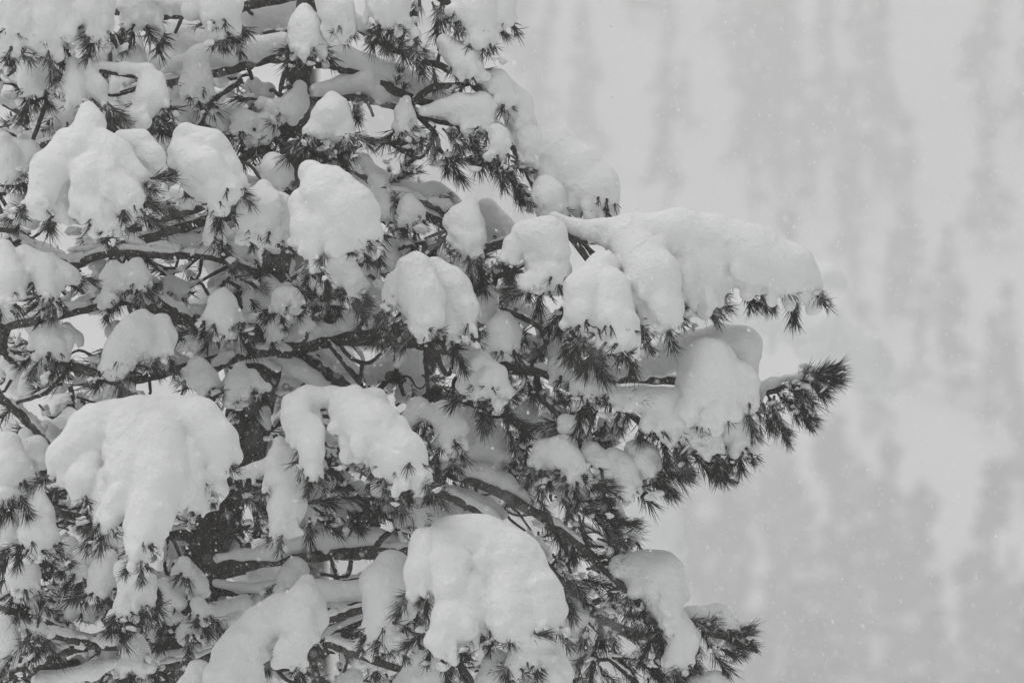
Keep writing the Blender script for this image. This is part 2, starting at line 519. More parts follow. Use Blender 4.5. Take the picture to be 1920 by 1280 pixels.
# a neighbouring pine some way behind, out of focus; only a few of its loaded boughs reach past the near tree
NK = 0.00308
NB = np.array([(560 - 960) * NK, 24.0, 0.0]); NB[2] = float(terrain_h(NB[0], NB[1])) - 0.1
def npos(P):
    P = np.asarray(P, float)
    return np.stack([(P[..., 0] - 960) * NK, 24.0 + P[..., 2] * NK, ZC + (640 - P[..., 1]) * NK], -1)
NPINE = add('neighbour_pine', None, loc=NB, label='out-of-focus neighbouring pine half hidden behind the snow-laden one', cat='tree')
for nm, pts in (('trunk', [(560, 640 + (ZC - NB[2]) / NK, 0, 70), (560, 900, 0, 48), (565, 300, 0, 34), (570, -200, 0, 20)]),
                ('branch', [(560, 640, 0, 16), (800, 640, -20, 14), (1180, 650, -30, 12), (1300, 615, -30, 10), (1430, 610, -30, 9), (1540, 630, -30, 8), (1660, 725, -30, 4)]),
                ('branch', [(560, 540, 0, 12), (1000, 545, 0, 7), (1400, 525, 10, 5), (1570, 530, 10, 3)]),
                ('branch', [(560, 860, 0, 18), (900, 880, -20, 14), (1130, 915, -40, 10), (1240, 990, -40, 5)])):
    C = catmull(pts, 6)
    wv = npos(C[:, :3])
    v, q, t = tube(wv - NB, C[:, 3] * NK, 8, 0.06)
    add(nm, make_mesh(nm, v, q, t, [BARK]), NPINE)
for lab, ch in (('blurred pale snow bough out of focus behind the bare needle tip', [[(1180, 632, 26, -30), (1300, 590, 36, -30), (1430, 588, 42, -30), (1540, 612, 48, -30), (1620, 668, 44, -30), (1662, 715, 26, -30)], [(1560, 640, 30, -40), (1580, 700, 24, -45)]]),
                ('small blurred snow tuft above the blurred bough, past the outer bough tip', [[(1500, 515, 14, 10), (1550, 518, 22, 10), (1575, 528, 12, 10)]]),
                ('blurred pale snow load in the gap above the large lower right load', [[(1130, 905, 30, -40), (1200, 935, 44, -40), (1238, 985, 46, -40), (1215, 1015, 26, -40)]])):
    V, Q = clump_mesh('n', ch, 6.0, 1.0, 1.0, h=5.0)
    wv = npos(V); o = wv.mean(0); o[2] = wv[:, 2].min()
    add('snow_clump', make_mesh('snow_clump', wv - o, Q, mats=[SNOW]), None, loc=o, label=lab, cat='snow clump', group='snow loads resting on the pine behind')

HAZE_DENSITY = 0.0022
hm = bpy.data.materials.new('haze')
hm.use_nodes = True
hm.node_tree.nodes.clear()
ho = hm.node_tree.nodes.new('ShaderNodeOutputMaterial')
hv = hm.node_tree.nodes.new('ShaderNodeVolumePrincipled')
hv.inputs['Color'].default_value = (0.99, 0.99, 0.99, 1)
hv.inputs['Density'].default_value = HAZE_DENSITY
hv.inputs['Anisotropy'].default_value = 0.0
hm.node_tree.links.new(hv.outputs[0], ho.inputs['Volume'])
x0, x1, y0, y1, z0, z1 = -465, 465, -65, 1605, -54, 250
hb = np.array([(x, y, z) for x in (x0, x1) for y in (y0, y1) for z in (z0, z1)], float)
hq = [(0, 1, 3, 2), (4, 6, 7, 5), (0, 4, 5, 1), (2, 3, 7, 6), (0, 2, 6, 4), (1, 5, 7, 3)]
add('haze', make_mesh('haze', hb, hq, mats=[hm], smooth=False), label='pale haze of falling snow filling the valley air', cat='haze', kind='stuff')

# ------------------------------------------------------------------ the pine: trunk and limbs
base = pos((330, 1300, 150)); base[2] = float(terrain_h(base[0], base[1])) - 0.1
PINE = add('pine_tree', None, loc=base, label='snow-laden pine filling the frame, dark needles under heavy white loads', cat='tree')
LIMBS = []       # sampled centrelines, for twigs to spring from

def branch(name, pts, m=None, sides=8, n=6, rough=0.07):
    """pts: (x, y, d, r)"""
    C = catmull(pts, n)
    LIMBS.append(C[:, :4])
    w = pos(C[:, :3])
    w = w + rng.standard_normal(w.shape) * (C[:, 3:4] * S * 0.06)
    o = w.mean(0)
    v, q, t = tube(w - o, np.maximum(C[:, 3], 0.9) * S, sides, rough)
    return add(name, make_mesh(name, v, q, t, [m or BARK]), PINE, loc=o - base)

lowz = (base[2] - ZC) / S
branch('trunk', [(600, -330, 150, 14), (585, -60, 150, 19), (567, 60, 150, 21), (560, 180, 150, 23), (545, 330, 150, 25), (520, 480, 150, 26),
    (500, 600, 150, 34), (478, 740, 150, 42), (450, 850, 150, 46), (395, 1000, 150, 42), (372, 1100, 150, 50), (345, 1300, 150, 58),
    (335, 1900, 150, 75), (330, 3000, 150, 100), (330, 640 - lowz, 150, 150)], sides=16, n=10, rough=0.04)
for p in [
    # arching upper limb, to both sides of the trunk
    [(556, 112, 140, 14), (620, 118, 120, 13), (665, 136, 110, 12), (720, 160, 95, 10), (790, 190, 80, 9), (850, 206, 60, 7), (930, 235, 30, 6), (975, 300, 10, 5), (1015, 385, 0, 4)],
    [(556, 106, 140, 13), (500, 110, 120, 11), (462, 122, 100, 10), (400, 138, 90, 9), (345, 150, 90, 8), (290, 160, 110, 7)],
    # second limb below it
    [(560, 200, 150, 11), (600, 185, 130, 10), (650, 180, 120, 10), (720, 194, 110, 8), (800, 222, 90, 6), (880, 240, 60, 5)],
    # top limb
    [(570, -10, 150, 10), (480, 8, 170, 9), (420, 25, 180, 8), (330, 30, 170, 7), (280, 30, 150, 7), (180, 20, 60, 7), (90, 30, -60, 6)],
    [(572, 20, 150, 8), (540, 60, 160, 6), (500, 62, 160, 5), (468, 85, 150, 5), (440, 95, 150, 4)],
    # top right limb
    [(580, -60, 150, 10), (640, 20, 120, 7), (690, 66, 100, 6), (760, 102, 80, 6), (820, 122, 60, 7), (875, 150, 40, 6), (930, 200, 30, 5)],
    [(585, -80, 150, 9), (720, -40, 110, 8), (820, -5, 70, 7), (880, 40, 50, 5), (900, 80, 50, 4)],
    # elbow
    [(905, 148, 40, 5), (860, 160, 40, 6), (815, 163, 40, 7), (790, 178, 40, 7), (772, 200, 45, 6), (790, 224, 45, 5), (815, 250, 45, 5), (828, 285, 40, 4), (860, 300, 30, 3)],
    # great middle limb, running out to the needle-clad spray
    [(500, 660, 150, 20), (560, 645, 120, 19), (640, 632, 90, 17), (740, 633, 60, 16), (810, 645, 40, 14), (880, 665, 20, 12), (950, 688, 10, 12), (1010, 697, 0, 10), (1065, 716, -10, 8),
     (1130, 742, -20, 7), (1200, 790, -30, 7), (1260, 830, -30, 6), (1320, 862, -30, 5), (1385, 905, -30, 3)],
    # branch to the long bare tip
    [(1010, 697, 10, 8), (1100, 702, 60, 9), (1165, 710, 70, 9), (1260, 713, 70, 9), (1350, 722, 60, 8), (1430, 735, 50, 7), (1500, 716, 45, 5), (1585, 690, 40, 3)],
    # bough under the great snow load
    [(900, 470, 60, 9), (960, 450, 40, 9), (1040, 420, 20, 8), (1110, 452, 0, 7), (1200, 440, 0, 8), (1300, 455, 0, 7), (1400, 510, 0, 6), (1520, 562, 0, 4)],
    [(1075, 447, 20, 4), (1095, 457, 20, 4), (1108, 475, 10, 4)],
    # limb under the big oval loads
    [(520, 470, 150, 12), (600, 430, 60, 10), (680, 400, 30, 9), (760, 390, 30, 9), (830, 420, 40, 9), (900, 470, 60, 9)],
    # descending thick limb
    [(505, 655, 150, 18), (570, 676, 140, 17), (622, 706, 130, 13), (700, 752, 110, 11), (780, 830, 80, 10), (830, 880, 60, 10), (905, 908, 40, 11), (1000, 958, 20, 10), (1075, 1012, 10, 9),
     (1140, 1072, 0, 8), (1190, 1125, -10, 7), (1240, 1185, -15, 6), (1275, 1255, -20, 5), (1290, 1310, -20, 4)],
    [(812, 905, 90, 10), (860, 938, 80, 10), (905, 962, 70, 9), (960, 1005, 60, 8), (1040, 1075, 60, 7), (1130, 1160, 60, 8), (1200, 1190, 50, 8), (1250, 1200, 20, 6), (1340, 1190, 0, 5), (1420, 1222, 0, 3)],
    [(1260, 1205, 10, 5), (1290, 1170, 10, 4), (1340, 1178, 10, 4), (1390, 1185, 10, 3)],
    # bottom limb
    [(390, 1068, 150, 20), (470, 1054, 110, 16), (560, 1042, 90, 15), (640, 1036, 80, 14), (720, 1036, 60, 13), (790, 1040, 30, 12), (880, 1080, -40, 11), (980, 1150, -80, 9), (1030, 1260, -100, 7)],
    [(385, 1105, 150, 9), (450, 1110, 110, 8), (530, 1098, 90, 7), (600, 1120, 40, 6)],
    [(370, 1230, 140, 16), (480, 1200, 60, 14), (570, 1160, -20, 12), (640, 1140, -20, 9), (700, 1128, -30, 8)],
    [(560, 1235, 60, 14), (640, 1190, 60, 16), (710, 1160, 50, 13), (760, 1130, 40, 10)],
    [(620, 1205, 20, 9), (690, 1225, 10, 10), (765, 1252, 0, 9), (850, 1300, -20, 7)],
    [(590, 1180, 0, 6), (585, 1230, 0, 6), (600, 1285, 0, 7)],
    [(605, 845, 40, 6), (640, 900, 60, 8), (680, 950, 80, 11), (705, 990, 95, 12)],
    # limbs to the left
    [(540, 330, 150, 14), (460, 390, 100, 12), (360, 420, 60, 11), (280, 445, 40, 10), (180, 480, 20, 9), (120, 495, 10, 8), (40, 440, 60, 7), (-40, 420, 100, 7)],
    [(545, 250, 150, 12), (440, 235, 100, 10), (330, 250, 40, 9), (250, 240, 0, 9), (200, 225, -40, 8), (120, 260, -60, 7), (40, 280, -20, 6), (-40, 290, 0, 6)],
    [(510, 540, 150, 13), (430, 560, 110, 11), (350, 600, 70, 11), (280, 575, 60, 10), (190, 560, 50, 9), (100, 595, 40, 9), (0, 612, 50, 9), (-60, 620, 60, 9)],
    [(490, 660, 150, 14), (430, 665, 110, 10), (340, 690, 80, 9), (230, 715, 40, 9), (150, 690, 30, 9), (60, 670, 40, 8), (-40, 650, 60, 8)],
    [(200, 690, 60, 7), (245, 735, 70, 9), (290, 780, 80, 10), (360, 830, 110, 10), (430, 860, 140, 12)],
    [(440, 860, 150, 14), (350, 830, 40, 14), (260, 820, -60, 13), (150, 840, -100, 11), (60, 860, -90, 9), (-40, 870, -60, 8)],
    [(15, 600, 20, 8), (6, 640, 20, 8), (18, 672, 20, 7), (50, 680, 20, 6)],
    [(-20, 730, 40, 9), (30, 770, 40, 9), (70, 810, 50, 8), (100, 850, 60, 7)],
    [(30, 755, 20, 4), (80, 738, 20, 4), (110, 712, 20, 4), (130, 690, 20, 3)],
    [(400, 1000, 150, 12), (300, 1000, 60, 10), (200, 980, 0, 9), (100, 960, -20, 8), (0, 940, -20, 8)],
    [(375, 1110, 150, 13), (290, 1090, 80, 10), (200, 1050, 40, 9), (100, 1030, 20, 8), (-20, 1040, 20, 7)],
    [(360, 1180, 150, 12), (270, 1160, 90, 10), (170, 1200, 40, 9), (110, 1180, 20, 9), (40, 1150, 0, 8), (-30, 1130, 0, 7)],
    [(350, 1235, 140, 12), (250, 1245, 60, 10), (150, 1255, 20, 11), (60, 1250, 0, 10), (-30, 1290, 0, 9)],
    [(60, 1248, 10, 7), (100, 1218, 10, 7), (150, 1206, 20, 6)],
]:
    branch('branch', p)
for p in [   # bare dead twigs and slender side shoots
    [(658, 246, 60, 3), (680, 259, 40, 5), (720, 266, 40, 5), (770, 268, 40, 5), (800, 258, 40, 4), (822, 252, 40, 3)],
    [(570, 278, 90, 4), (600, 292, 60, 4), (622, 298, 40, 4), (662, 289, 30, 4), (679, 271, 30, 3.4)],
    [(730, 268, 40, 3), (756, 286, 40, 3), (785, 297, 40, 3), (801, 285, 40, 3)],
    [(688, 192, 60, 3), (695, 205, 50, 3), (700, 219, 50, 2.5)],
    [(543, 118, 60, 5), (530, 150, 60, 5), (524, 180, 60, 3.5)],
    [(372, 238, 30, 4), (398, 192, 30, 5), (432, 165, 40, 6), (452, 150, 60, 6)],
    [(62, 262, 20, 4), (80, 212, 20, 5), (92, 180, 20, 5)],
    [(450, 300, 40, 8), (498, 272, 60, 8), (520, 235, 80, 7), (535, 222, 90, 4), (560, 226, 100, 3)],
    [(576, 602, 40, 4), (577, 620, 35, 4), (570, 640, 40, 4), (545, 648, 60, 4)],
    [(615, 640, 60, 5), (640, 675, 60, 5), (665, 705, 60, 6), (683, 726, 50, 4)],
    [(632, 642, 40, 4), (660, 672, 40, 4), (690, 680, 40, 4), (716, 662, 40, 3)],
    [(680, 676, 40, 4), (677, 700, 40, 4), (672, 722, 40, 3)],
    [(797, 650, 20, 4), (800, 690, 20, 5), (803, 735, 20, 4)],
    [(820, 655, 10, 4), (826, 685, 10, 5), (842, 702, 10, 4), (850, 668, 10, 3)],
    [(945, 580, 40, 5), (985, 597, 40, 6), (1012, 615, 40, 5), (1025, 645, 40, 5)],
    [(1005, 700, 0, 5), (1008, 735, 0, 6), (1035, 765, 0, 7), (1060, 785, 0, 6), (1090, 830, 0, 5)],
    [(1072, 745, -10, 4), (1074, 780, -10, 4), (1085, 800, -10, 4)],
    [(925, 500, 20, 5), (928, 530, 20, 5), (905, 545, 20, 3)],
    [(795, 455, 10, 4), (760, 462, 30, 4), (745, 470, 40, 3)],
    [(712, 500, 20, 6), (690, 488, 20, 6), (675, 510, 30, 5)],
    [(742, 655, 40, 4), (743, 690, 30, 4), (755, 735, 30, 4), (758, 742, 30, 3)],
    [(700, 1030, 10, 6), (716, 1010, 5, 6), (730, 998, 0, 5)],
    [(440, 1005, 60, 5), (462, 1022, 50, 5), (485, 1012, 50, 5), (490, 998, 50, 4)],
    [(620, 1040, 40, 4), (630, 1075, 40, 4), (640, 1095, 40, 3)],
    [(660, 1050, 40, 3), (650, 1080, 40, 3), (600, 1075, 40, 3)],
    [(625, 1200, 10, 4), (650, 1230, 0, 4), (640, 1275, 0, 3)],
    [(1085, 855, 0, 4), (1088, 835, 0, 4), (1080, 808, 0, 3)],
    [(960, 935, 20, 4), (930, 915, 30, 4)],
    [(1060, 975, 20, 4), (1062, 1040, 20, 4), (1070, 1075, 20, 3)],
    [(1140, 1235, 0, 4), (1175, 1262, 0, 5), (1200, 1285, 0, 5)],
    [(1148, 1232, 0, 3), (1180, 1234, 0, 3), (1205, 1236, 0, 3)],
    [(850, 1230, -120, 6), (880, 1265, -120, 6), (900, 1300, -110, 6)],
    [(445, 895, 0, 5), (475, 900, 0, 4), (510, 905, -10, 3)],
    [(440, 960, 60, 4), (452, 1000, 60, 5), (455, 1030, 80, 5)],
    [(475, 955, 40, 4), (482, 985, 40, 4), (500, 1010, 40, 3)],
]:
    branch('twig', p, TWIG, 6, 6, 0.1)

# ------------------------------------------------------------------ needle sprays (mesh variants, placed later)
def needle_variant(seed, n, Ls, spread, nl, burst=False, wide=1.0):
    """a shoot along +X with needles; authoring units"""
    r = np.random.default_rng(seed)
    V, T, M = [], [], []
    nv = 0
    # shoot
    C = np.stack([np.linspace(0, Ls, 4), 1.5 * r.standard_normal(4), 1.5 * r.standard_normal(4)], 1)
    sv, sq, st = tube(C, np.linspace(3.2, 2.0, 4), 5, 0.1)
    V.append(sv); tri = np.vstack([sq[:, [0, 1, 2]], sq[:, [0, 2, 3]], st]); T.append(tri); M.append(np.ones(len(tri), int)); nv += len(sv)
    for i in range(n):
        u = r.random() ** (0.7 if not burst else 0.5)
        t = 0.08 + 0.92 * u
        az = r.random() * 6.283
        el = R_(r.uniform(*spread)) * (1.15 - 0.5 * t)
        L = nl * r.uniform(0.75, 1.12)
        d = np.array([math.cos(el), math.sin(el) * math.cos(az), math.sin(el) * math.sin(az)])
        p0 = np.array([t * Ls, 2 * math.cos(az), 2 * math.sin(az)])
        bend = 0.16 * L * r.standard_normal(3) + np.array([0.12 * L, 0, 0])
        p1 = p0 + d * L * 0.55 + bend * 0.35
        p2 = p0 + d * L + bend
        s = np.cross(d, r.standard_normal(3)); s /= np.linalg.norm(s) + 1e-9
        b = np.cross(d, s)
        wd = 0.85 * wide * r.uniform(0.85, 1.15)
        for p, ww in ((p0, wd), (p1, wd * 0.95)):
            V.append(np.array([p + s * ww, p + (-0.5 * s + 0.87 * b) * ww, p + (-0.5 * s - 0.87 * b) * ww]))
        V.append(p2[None])
        a = nv
        f = []
        for k in range(3):
            k2 = (k + 1) % 3
            f += [(a + k, a + k2, a + 3 + k2), (a + k, a + 3 + k2, a + 3 + k), (a + 3 + k, a + 3 + k2, a + 6)]
        T.append(np.array(f)); M.append(np.zeros(9, int)); nv += 7
    return np.vstack(V) * S, np.vstack(T), np.concatenate(M)

SPRAY = [needle_variant(10 + i, 84, 64, (16, 52), 37) for i in range(6)]
BURST = [needle_variant(40 + i, 46, 22, (12, 78), 34, True) for i in range(5)]
THIN = [needle_variant(70 + i, 36, 50, (18, 70), 36, wide=1.2) for i in range(5)]     # for the crowded inside of the crown
TIPS = [needle_variant(90 + i, 6, 12, (10, 50), 20, True) for i in range(5)]        # a few ends showing through snow
VARS = SPRAY + BURST + THIN + TIPS
VMESH = [make_mesh('needle_tuft', v, None, t, [NEEDLE, TWIG], False, m) for v, t, m in VARS]
TUFTS = []       # (prominence, variant, 4x4 matrix)
CRUMB = []       # little lumps of snow caught on needles: (x, y, d, r)

def tuft(x, y, d, ang, kind='s', size=1.0, tilt=None, prom=None, crumbs=0.5):
    """ang: direction on the picture side of the tree, degrees, 0 = to the right, 90 = down; tilt: towards (+) the viewer"""
    tl = R_(tilt if tilt is not None else rng.uniform(-25, 40))
    a = R_(ang)
    ax = Vector((math.cos(a) * math.cos(tl), -math.sin(tl), -math.sin(a) * math.cos(tl)))
    q = ax.to_track_quat('X', 'Z').to_matrix().to_4x4()
    roll = Matrix.Rotation(rng.random() * 6.283, 4, 'X')
    v = (16 + int(rng.integers(0, 5))) if kind == 't' else (11 + int(rng.integers(0, 5))) if prom is not None and prom < -400 else int(rng.integers(0, 6)) if kind == 's' else 6 + int(rng.integers(0, 5))
    M = Matrix.Translation(Vector(pos((x, y, d)))) @ q @ roll @ Matrix.Scale(size * rng.uniform(0.88, 1.12), 4)
    TUFTS.append((prom if prom is not None else -d + rng.uniform(-40, 40), v, M))
    if rng.random() < crumbs:
        for _ in range(int(rng.integers(2, 6))):
            L = rng.uniform(5, 75) * size
            CRUMB.append((x + math.cos(a) * L * math.cos(tl) + rng.normal(0, 5), y + math.sin(a) * L * math.cos(tl) - rng.uniform(4, 12), d - math.sin(tl) * L + rng.normal(0, 6), rng.uniform(2.2, 9)))

# ------------------------------------------------------------------ snow loads
CLUMPS = []
def K(label, d, chains, nt=1.0, tilt=0.3, k=5.0, ragged=1.0, lump=1.0, cat='snow clump', name='snow_clump', sup=True):
    ch = [[(x, y, r * 1.13, dd) for (x, y, r, dd) in chain4(c, d, tilt)] for c in chains]
    CLUMPS.append((name, label, cat, ch, nt, k, ragged, lump, sup))

def RG(label, d, pts, lump=0.9):
    K(label, d, [pts], nt=0, tilt=0, ragged=0.35, lump=lump, cat='snow ridge', name='snow_ridge', sup=False)

# --- top left
K('broad many-fingered snow mass hanging in the top corner at the far left', -140, [
    [(20, -40, 50), (28, 30, 42), (26, 85, 26)], [(95, -40, 55), (95, 40, 40), (99, 90, 20)], [(125, 10, 40), (132, 62, 22)],
    [(170, -40, 55), (178, 15, 36), (182, 55, 24)], [(200, 20, 18), (200, 58, 12)]])
K('narrow hanging snow finger just below the top-left corner mass', -60, [[(68, 95, 14), (63, 125, 22), (63, 155, 22)]])
K('lumpy snow clump with a drooping tip beside the top-left corner mass', 20, [[(260, -30, 36), (256, 15, 26), (262, 40, 18)], [(285, 25, 16), (292, 62, 13)], [(236, 20, 12), (232, 40, 8)]])
RG('short snow ridge over a dark limb at the top edge, left of the fringed clump', 120, [(275, 0, 16), (320, 12, 16), (365, 15, 16)])
K('pale shaded snow bank behind the top limb at upper left', 330, [[(330, 65, 36), (410, 75, 42), (470, 60, 40)], [(300, 110, 30), (340, 115, 32)]], nt=0, ragged=0.7)
K('rounded snow clump with a dark needle fringe hanging from the top edge', -20, [[(405, -30, 46), (412, 20, 38), (415, 50, 22)], [(430, 20, 26), (440, 48, 14)]], nt=1.6)
K('smooth shaded snow bank behind the tall clump near the trunk top', 300, [[(480, 25, 48), (540, 30, 45)], [(460, 70, 28), (510, 75, 22)]], nt=0, ragged=0.7)
RG('snow ridge along the arching limb left of the trunk', 95, [(300, 138, 8), (330, 122, 14), (375, 105, 18), (425, 103, 18), (475, 90, 19), (530, 80, 20)])
K('small snow clump with needle skirt under the arching limb at left', 40, [[(368, 118, 18), (372, 150, 22), (372, 172, 15)]], nt=1.5)
K('two-humped snow clump bridging from steep slab to hanging lobe at upper left', -170, [
    [(137, 118, 13), (140, 155, 21), (145, 190, 17)], [(160, 122, 15), (183, 165, 19), (196, 197, 9)], [(190, 122, 10), (232, 128, 12), (268, 130, 12)],
    [(275, 134, 15), (283, 180, 27), (265, 212, 20)], [(290, 150, 16), (304, 195, 14)], [(290, 215, 12), (298, 216, 8)]])
K('great cone-topped snow load spreading into broad lobes at left', -300, [[(165, 205, 12), (168, 235, 25), (152, 275, 38)], [(130, 270, 28), (100, 320, 38, -10), (72, 380, 23, -15)], [(112, 350, 25, -10), (112, 395, 18, -20)],
    [(165, 268, 32, -25), (210, 300, 42, -35), (255, 335, 26, -40)], [(150, 300, 25, -32), (182, 332, 42, -58), (240, 370, 32, -68)], [(170, 365, 33, -64), (190, 400, 31, -80), (215, 420, 18, -84)],
    [(235, 385, 26, -78), (262, 395, 12, -84)], [(228, 262, 17, 10), (262, 268, 23, 5), (285, 295, 25), (300, 318, 13)], [(282, 330, 25, -5), (298, 340, 17, -5), (296, 375, 13, -10)]], k=4)
K('smooth oval snow load leaning to the right beside the great cone-topped load', -240, [[(350, 254, 22, 10), (390, 282, 35, 10), (428, 320, 25, 5), (445, 345, 11)], [(345, 285, 21, -10), (385, 322, 37, -32), (425, 350, 23, -38)], [(370, 340, 25, -34), (405, 365, 27, -54), (410, 388, 13, -58)], [(340, 270, 16), (335, 300, 12)]], k=4)
K('ragged snow clump at the left edge beside the great cone-topped load', -90, [[(0, 275, 26), (12, 300, 28), (20, 322, 14)], [(30, 272, 12), (60, 280, 12), (45, 310, 10)]])
K('small knob of snow under the left edge clump near the cone-topped load', -40, [[(36, 375, 12), (33, 390, 15)]])
K('small snow bump in the gap between the cone-topped load and oval load', 20, [[(300, 262, 11), (310, 275, 13)]])
K('squat snow clump with a needle tuft left of the trunk at upper left', 60, [[(450, 218, 15), (460, 228, 19), (455, 245, 12)], [(478, 228, 13), (500, 225, 14), (505, 245, 12)]], nt=1.2)
K('upright snow slab leaning against the upper trunk', 70, [[(562, 165, 13), (556, 190, 20), (540, 208, 17)], [(540, 185, 12), (510, 200, 12), (490, 190, 10)], [(520, 215, 15), (500, 240, 14), (480, 262, 9)]], nt=0.3)
K('small snow wad behind twigs left of the upper trunk', 130, [[(500, 175, 16), (480, 185, 13)], [(475, 160, 12)]], nt=0.6)
# --- top centre
K('tall rounded snow cap on a needle skirt in front of the upper trunk', 20, [[(571, 22, 15), (573, 50, 30), (573, 75, 33)], [(553, 80, 16)], [(595, 78, 15)]], nt=1.8)
RG('thick snow ridge along the arching limb right of the trunk', 110, [(600, 97, 18), (640, 102, 20), (690, 122, 18), (740, 140, 18), (790, 165, 17), (840, 186, 13)])
K('elongated snow tongue hanging from the top edge right of the trunk', 0, [[(612, -20, 28), (632, 20, 30), (648, 52, 18)]], nt=0.7)
K('snow clump over needle tufts at the top edge, mid photo', -10, [[(722, -20, 40), (725, 15, 34), (728, 38, 22)], [(752, 5, 16), (757, 35, 12)], [(766, 40, 10), (780, 65, 12), (784, 85, 8)]], nt=1.8)
RG('thin snow ridge on the twig under the top edge tongue', 90, [(664, 32, 9), (690, 52, 9), (712, 70, 8)])
K('snow hump on the top right limb above the elbow twig', 20, [[(832, 78, 15), (850, 100, 18), (875, 118, 26), (888, 132, 16)]], nt=0.7)
K('blunt snow lobe at the top edge, rightmost along the top', 30, [[(905, -30, 36), (900, 20, 30), (905, 70, 19)], [(945, -10, 24), (943, 28, 20)], [(870, -10, 20), (862, 15, 14)]], nt=1.0)
RG('snow ridge on the second limb under the arching limb', 110, [(592, 170, 13), (640, 160, 15), (690, 152, 20), (718, 172, 17), (735, 182, 9)])
K('fan-shaped snow clump with fringed needles below the arching limb', -60, [[(622, 184, 13), (618, 215, 28), (592, 246, 20)], [(628, 205, 24), (645, 248, 18)], [(615, 235, 26), (615, 255, 16)]], nt=2.0)
K('small snow clump hanging in open air below the elbow twig', 10, [[(762, 188, 13), (757, 212, 18), (752, 236, 16)], [(768, 225, 14), (778, 248, 10)]], nt=1.8)
K('smooth snow load on the limb right of the elbow twig', 0, [[(795, 212, 9), (830, 205, 13), (870, 200, 20), (905, 204, 26), (905, 225, 22)], [(860, 215, 16), (880, 240, 12)]], nt=0.8)
K('egg-shaped snow knob hanging below the load by the elbow twig', -20, [[(932, 246, 17), (938, 268, 19), (926, 288, 13)]], nt=0.8)
K('snow lump at the crown edge above the load by the elbow twig', 30, [[(898, 142, 16), (926, 155, 23), (944, 182, 20)]], nt=0.6)
K('pale snow lump on the crown edge above the far smooth mound', 60, [[(945, 160, 17), (970, 195, 24), (975, 225, 22)]], nt=0.2)
K('snow lobe between crown edge and far smooth mound, upper right', 40, [[(978, 240, 22), (992, 270, 26), (986, 298, 17)]], nt=0.4)
K('far smooth snow mound drooping over the upper right branch end', 50, [[(1000, 252, 17), (1040, 278, 32), (1082, 318, 42), (1114, 358, 44), (1124, 378, 34)], [(1030, 300, 30), (1040, 330, 32), (1080, 370, 34)]], nt=0.5, ragged=0.3)
K('small layered snow lobe below the far smooth mound', 0, [[(1022, 350, 18), (1028, 368, 25), (1036, 390, 16)]], nt=0.3)
# --- upper middle
K('round snow cap perched left of the large leaning snow loaf', -60, [[(512, 306, 16), (517, 325, 28), (512, 342, 14)], [(535, 335, 14)]], nt=1.0)
K('dull rounded snow load tucked against the large leaning snow loaf', -180, [[(497, 352, 18), (492, 395, 44), (500, 425, 32)], [(525, 385, 26), (535, 430, 22)]], nt=0.9)
K('large leaning snow loaf in the middle of the upper crown', -260, [[(582, 324, 21), (610, 362, 44, -10), (655, 402, 48, -20), (690, 440, 28, -25)], [(570, 380, 27, -12), (578, 430, 29, -24), (590, 470, 19, -28), (590, 498, 12, -28)],
    [(640, 430, 29, -44), (672, 455, 20, -50)], [(610, 430, 23, -34), (625, 455, 13, -38)], [(560, 420, 16, -5), (560, 450, 12, -8)]], k=4.5)
K('shaded snow ledge behind the large leaning snow loaf', 60, [[(622, 312, 12), (650, 318, 16), (682, 302, 10), (700, 335, 18), (728, 385, 24), (740, 400, 14)]], nt=0.5)
RG('snow ridge running right from behind the large leaning loaf', 90, [(700, 322, 12), (735, 345, 15), (780, 360, 15), (812, 360, 18), (850, 385, 16)])
K('small snow tuft cap right of the large leaning loaf', 0, [[(765, 380, 14), (772, 398, 19), (775, 412, 12)]], nt=1.5)
K('tall snow clump with ragged foot between the loaf and right bough', -60, [[(880, 385, 16), (868, 415, 32), (878, 455, 28), (890, 475, 16)], [(850, 410, 18), (852, 440, 12)]], nt=1.2)
K('gray snow hump behind the tall clump with ragged foot', 130, [[(910, 400, 24), (940, 430, 22)]], nt=0.2)
K('slanting snow clump below the large leaning snow loaf', -90, [[(622, 480, 14), (640, 500, 22), (662, 530, 20)], [(625, 500, 14), (618, 520, 10)]], nt=1.0)
K('gray snow slab in shade beneath the large leaning loaf', 120, [[(695, 520, 20), (692, 555, 26), (690, 585, 16)]], nt=0.4)
K('shaded snow pad right below the large leaning loaf', 50, [[(728, 470, 20), (735, 490, 16), (715, 495, 12)]], nt=0.3)
K('smooth twin-domed snow load in the crown centre, its front dome', -220, [[(775, 510, 34), (785, 555, 35, -12), (798, 600, 24, -18)], [(745, 530, 25, 5), (735, 565, 17)], [(800, 560, 28, -26), (808, 600, 22, -32), (800, 618, 12, -32)]], nt=1.0, k=4.5)
K('rear dome with folds right of the smooth twin-domed central load', -150, [[(815, 502, 17), (845, 537, 30), (868, 580, 26, -5), (880, 620, 15, -8)], [(845, 580, 22, -24), (850, 620, 17, -30), (845, 645, 9, -30)], [(885, 560, 13, 10), (888, 600, 11, 5)]], nt=0.9, k=4)
K('small snow wedge behind the rear central dome', 60, [[(868, 500, 18), (875, 525, 20), (885, 560, 14)]], nt=0.2)
K('round snow ball with dark eyelike pits on the middle trunk', -60, [[(528, 558, 20), (542, 562, 24)], [(525, 575, 14)]], nt=1.6, lump=1.4)
RG('thick snow bank along the great middle limb', 90, [(540, 632, 13), (575, 618, 20), (620, 606, 22), (670, 606, 22), (720, 618, 18), (775, 624, 15), (800, 632, 8)])
K('snow wad beside the trunk left of the great middle limb', 40, [[(480, 562, 22), (505, 595, 20), (515, 622, 18)], [(465, 590, 14)]], nt=0.3)
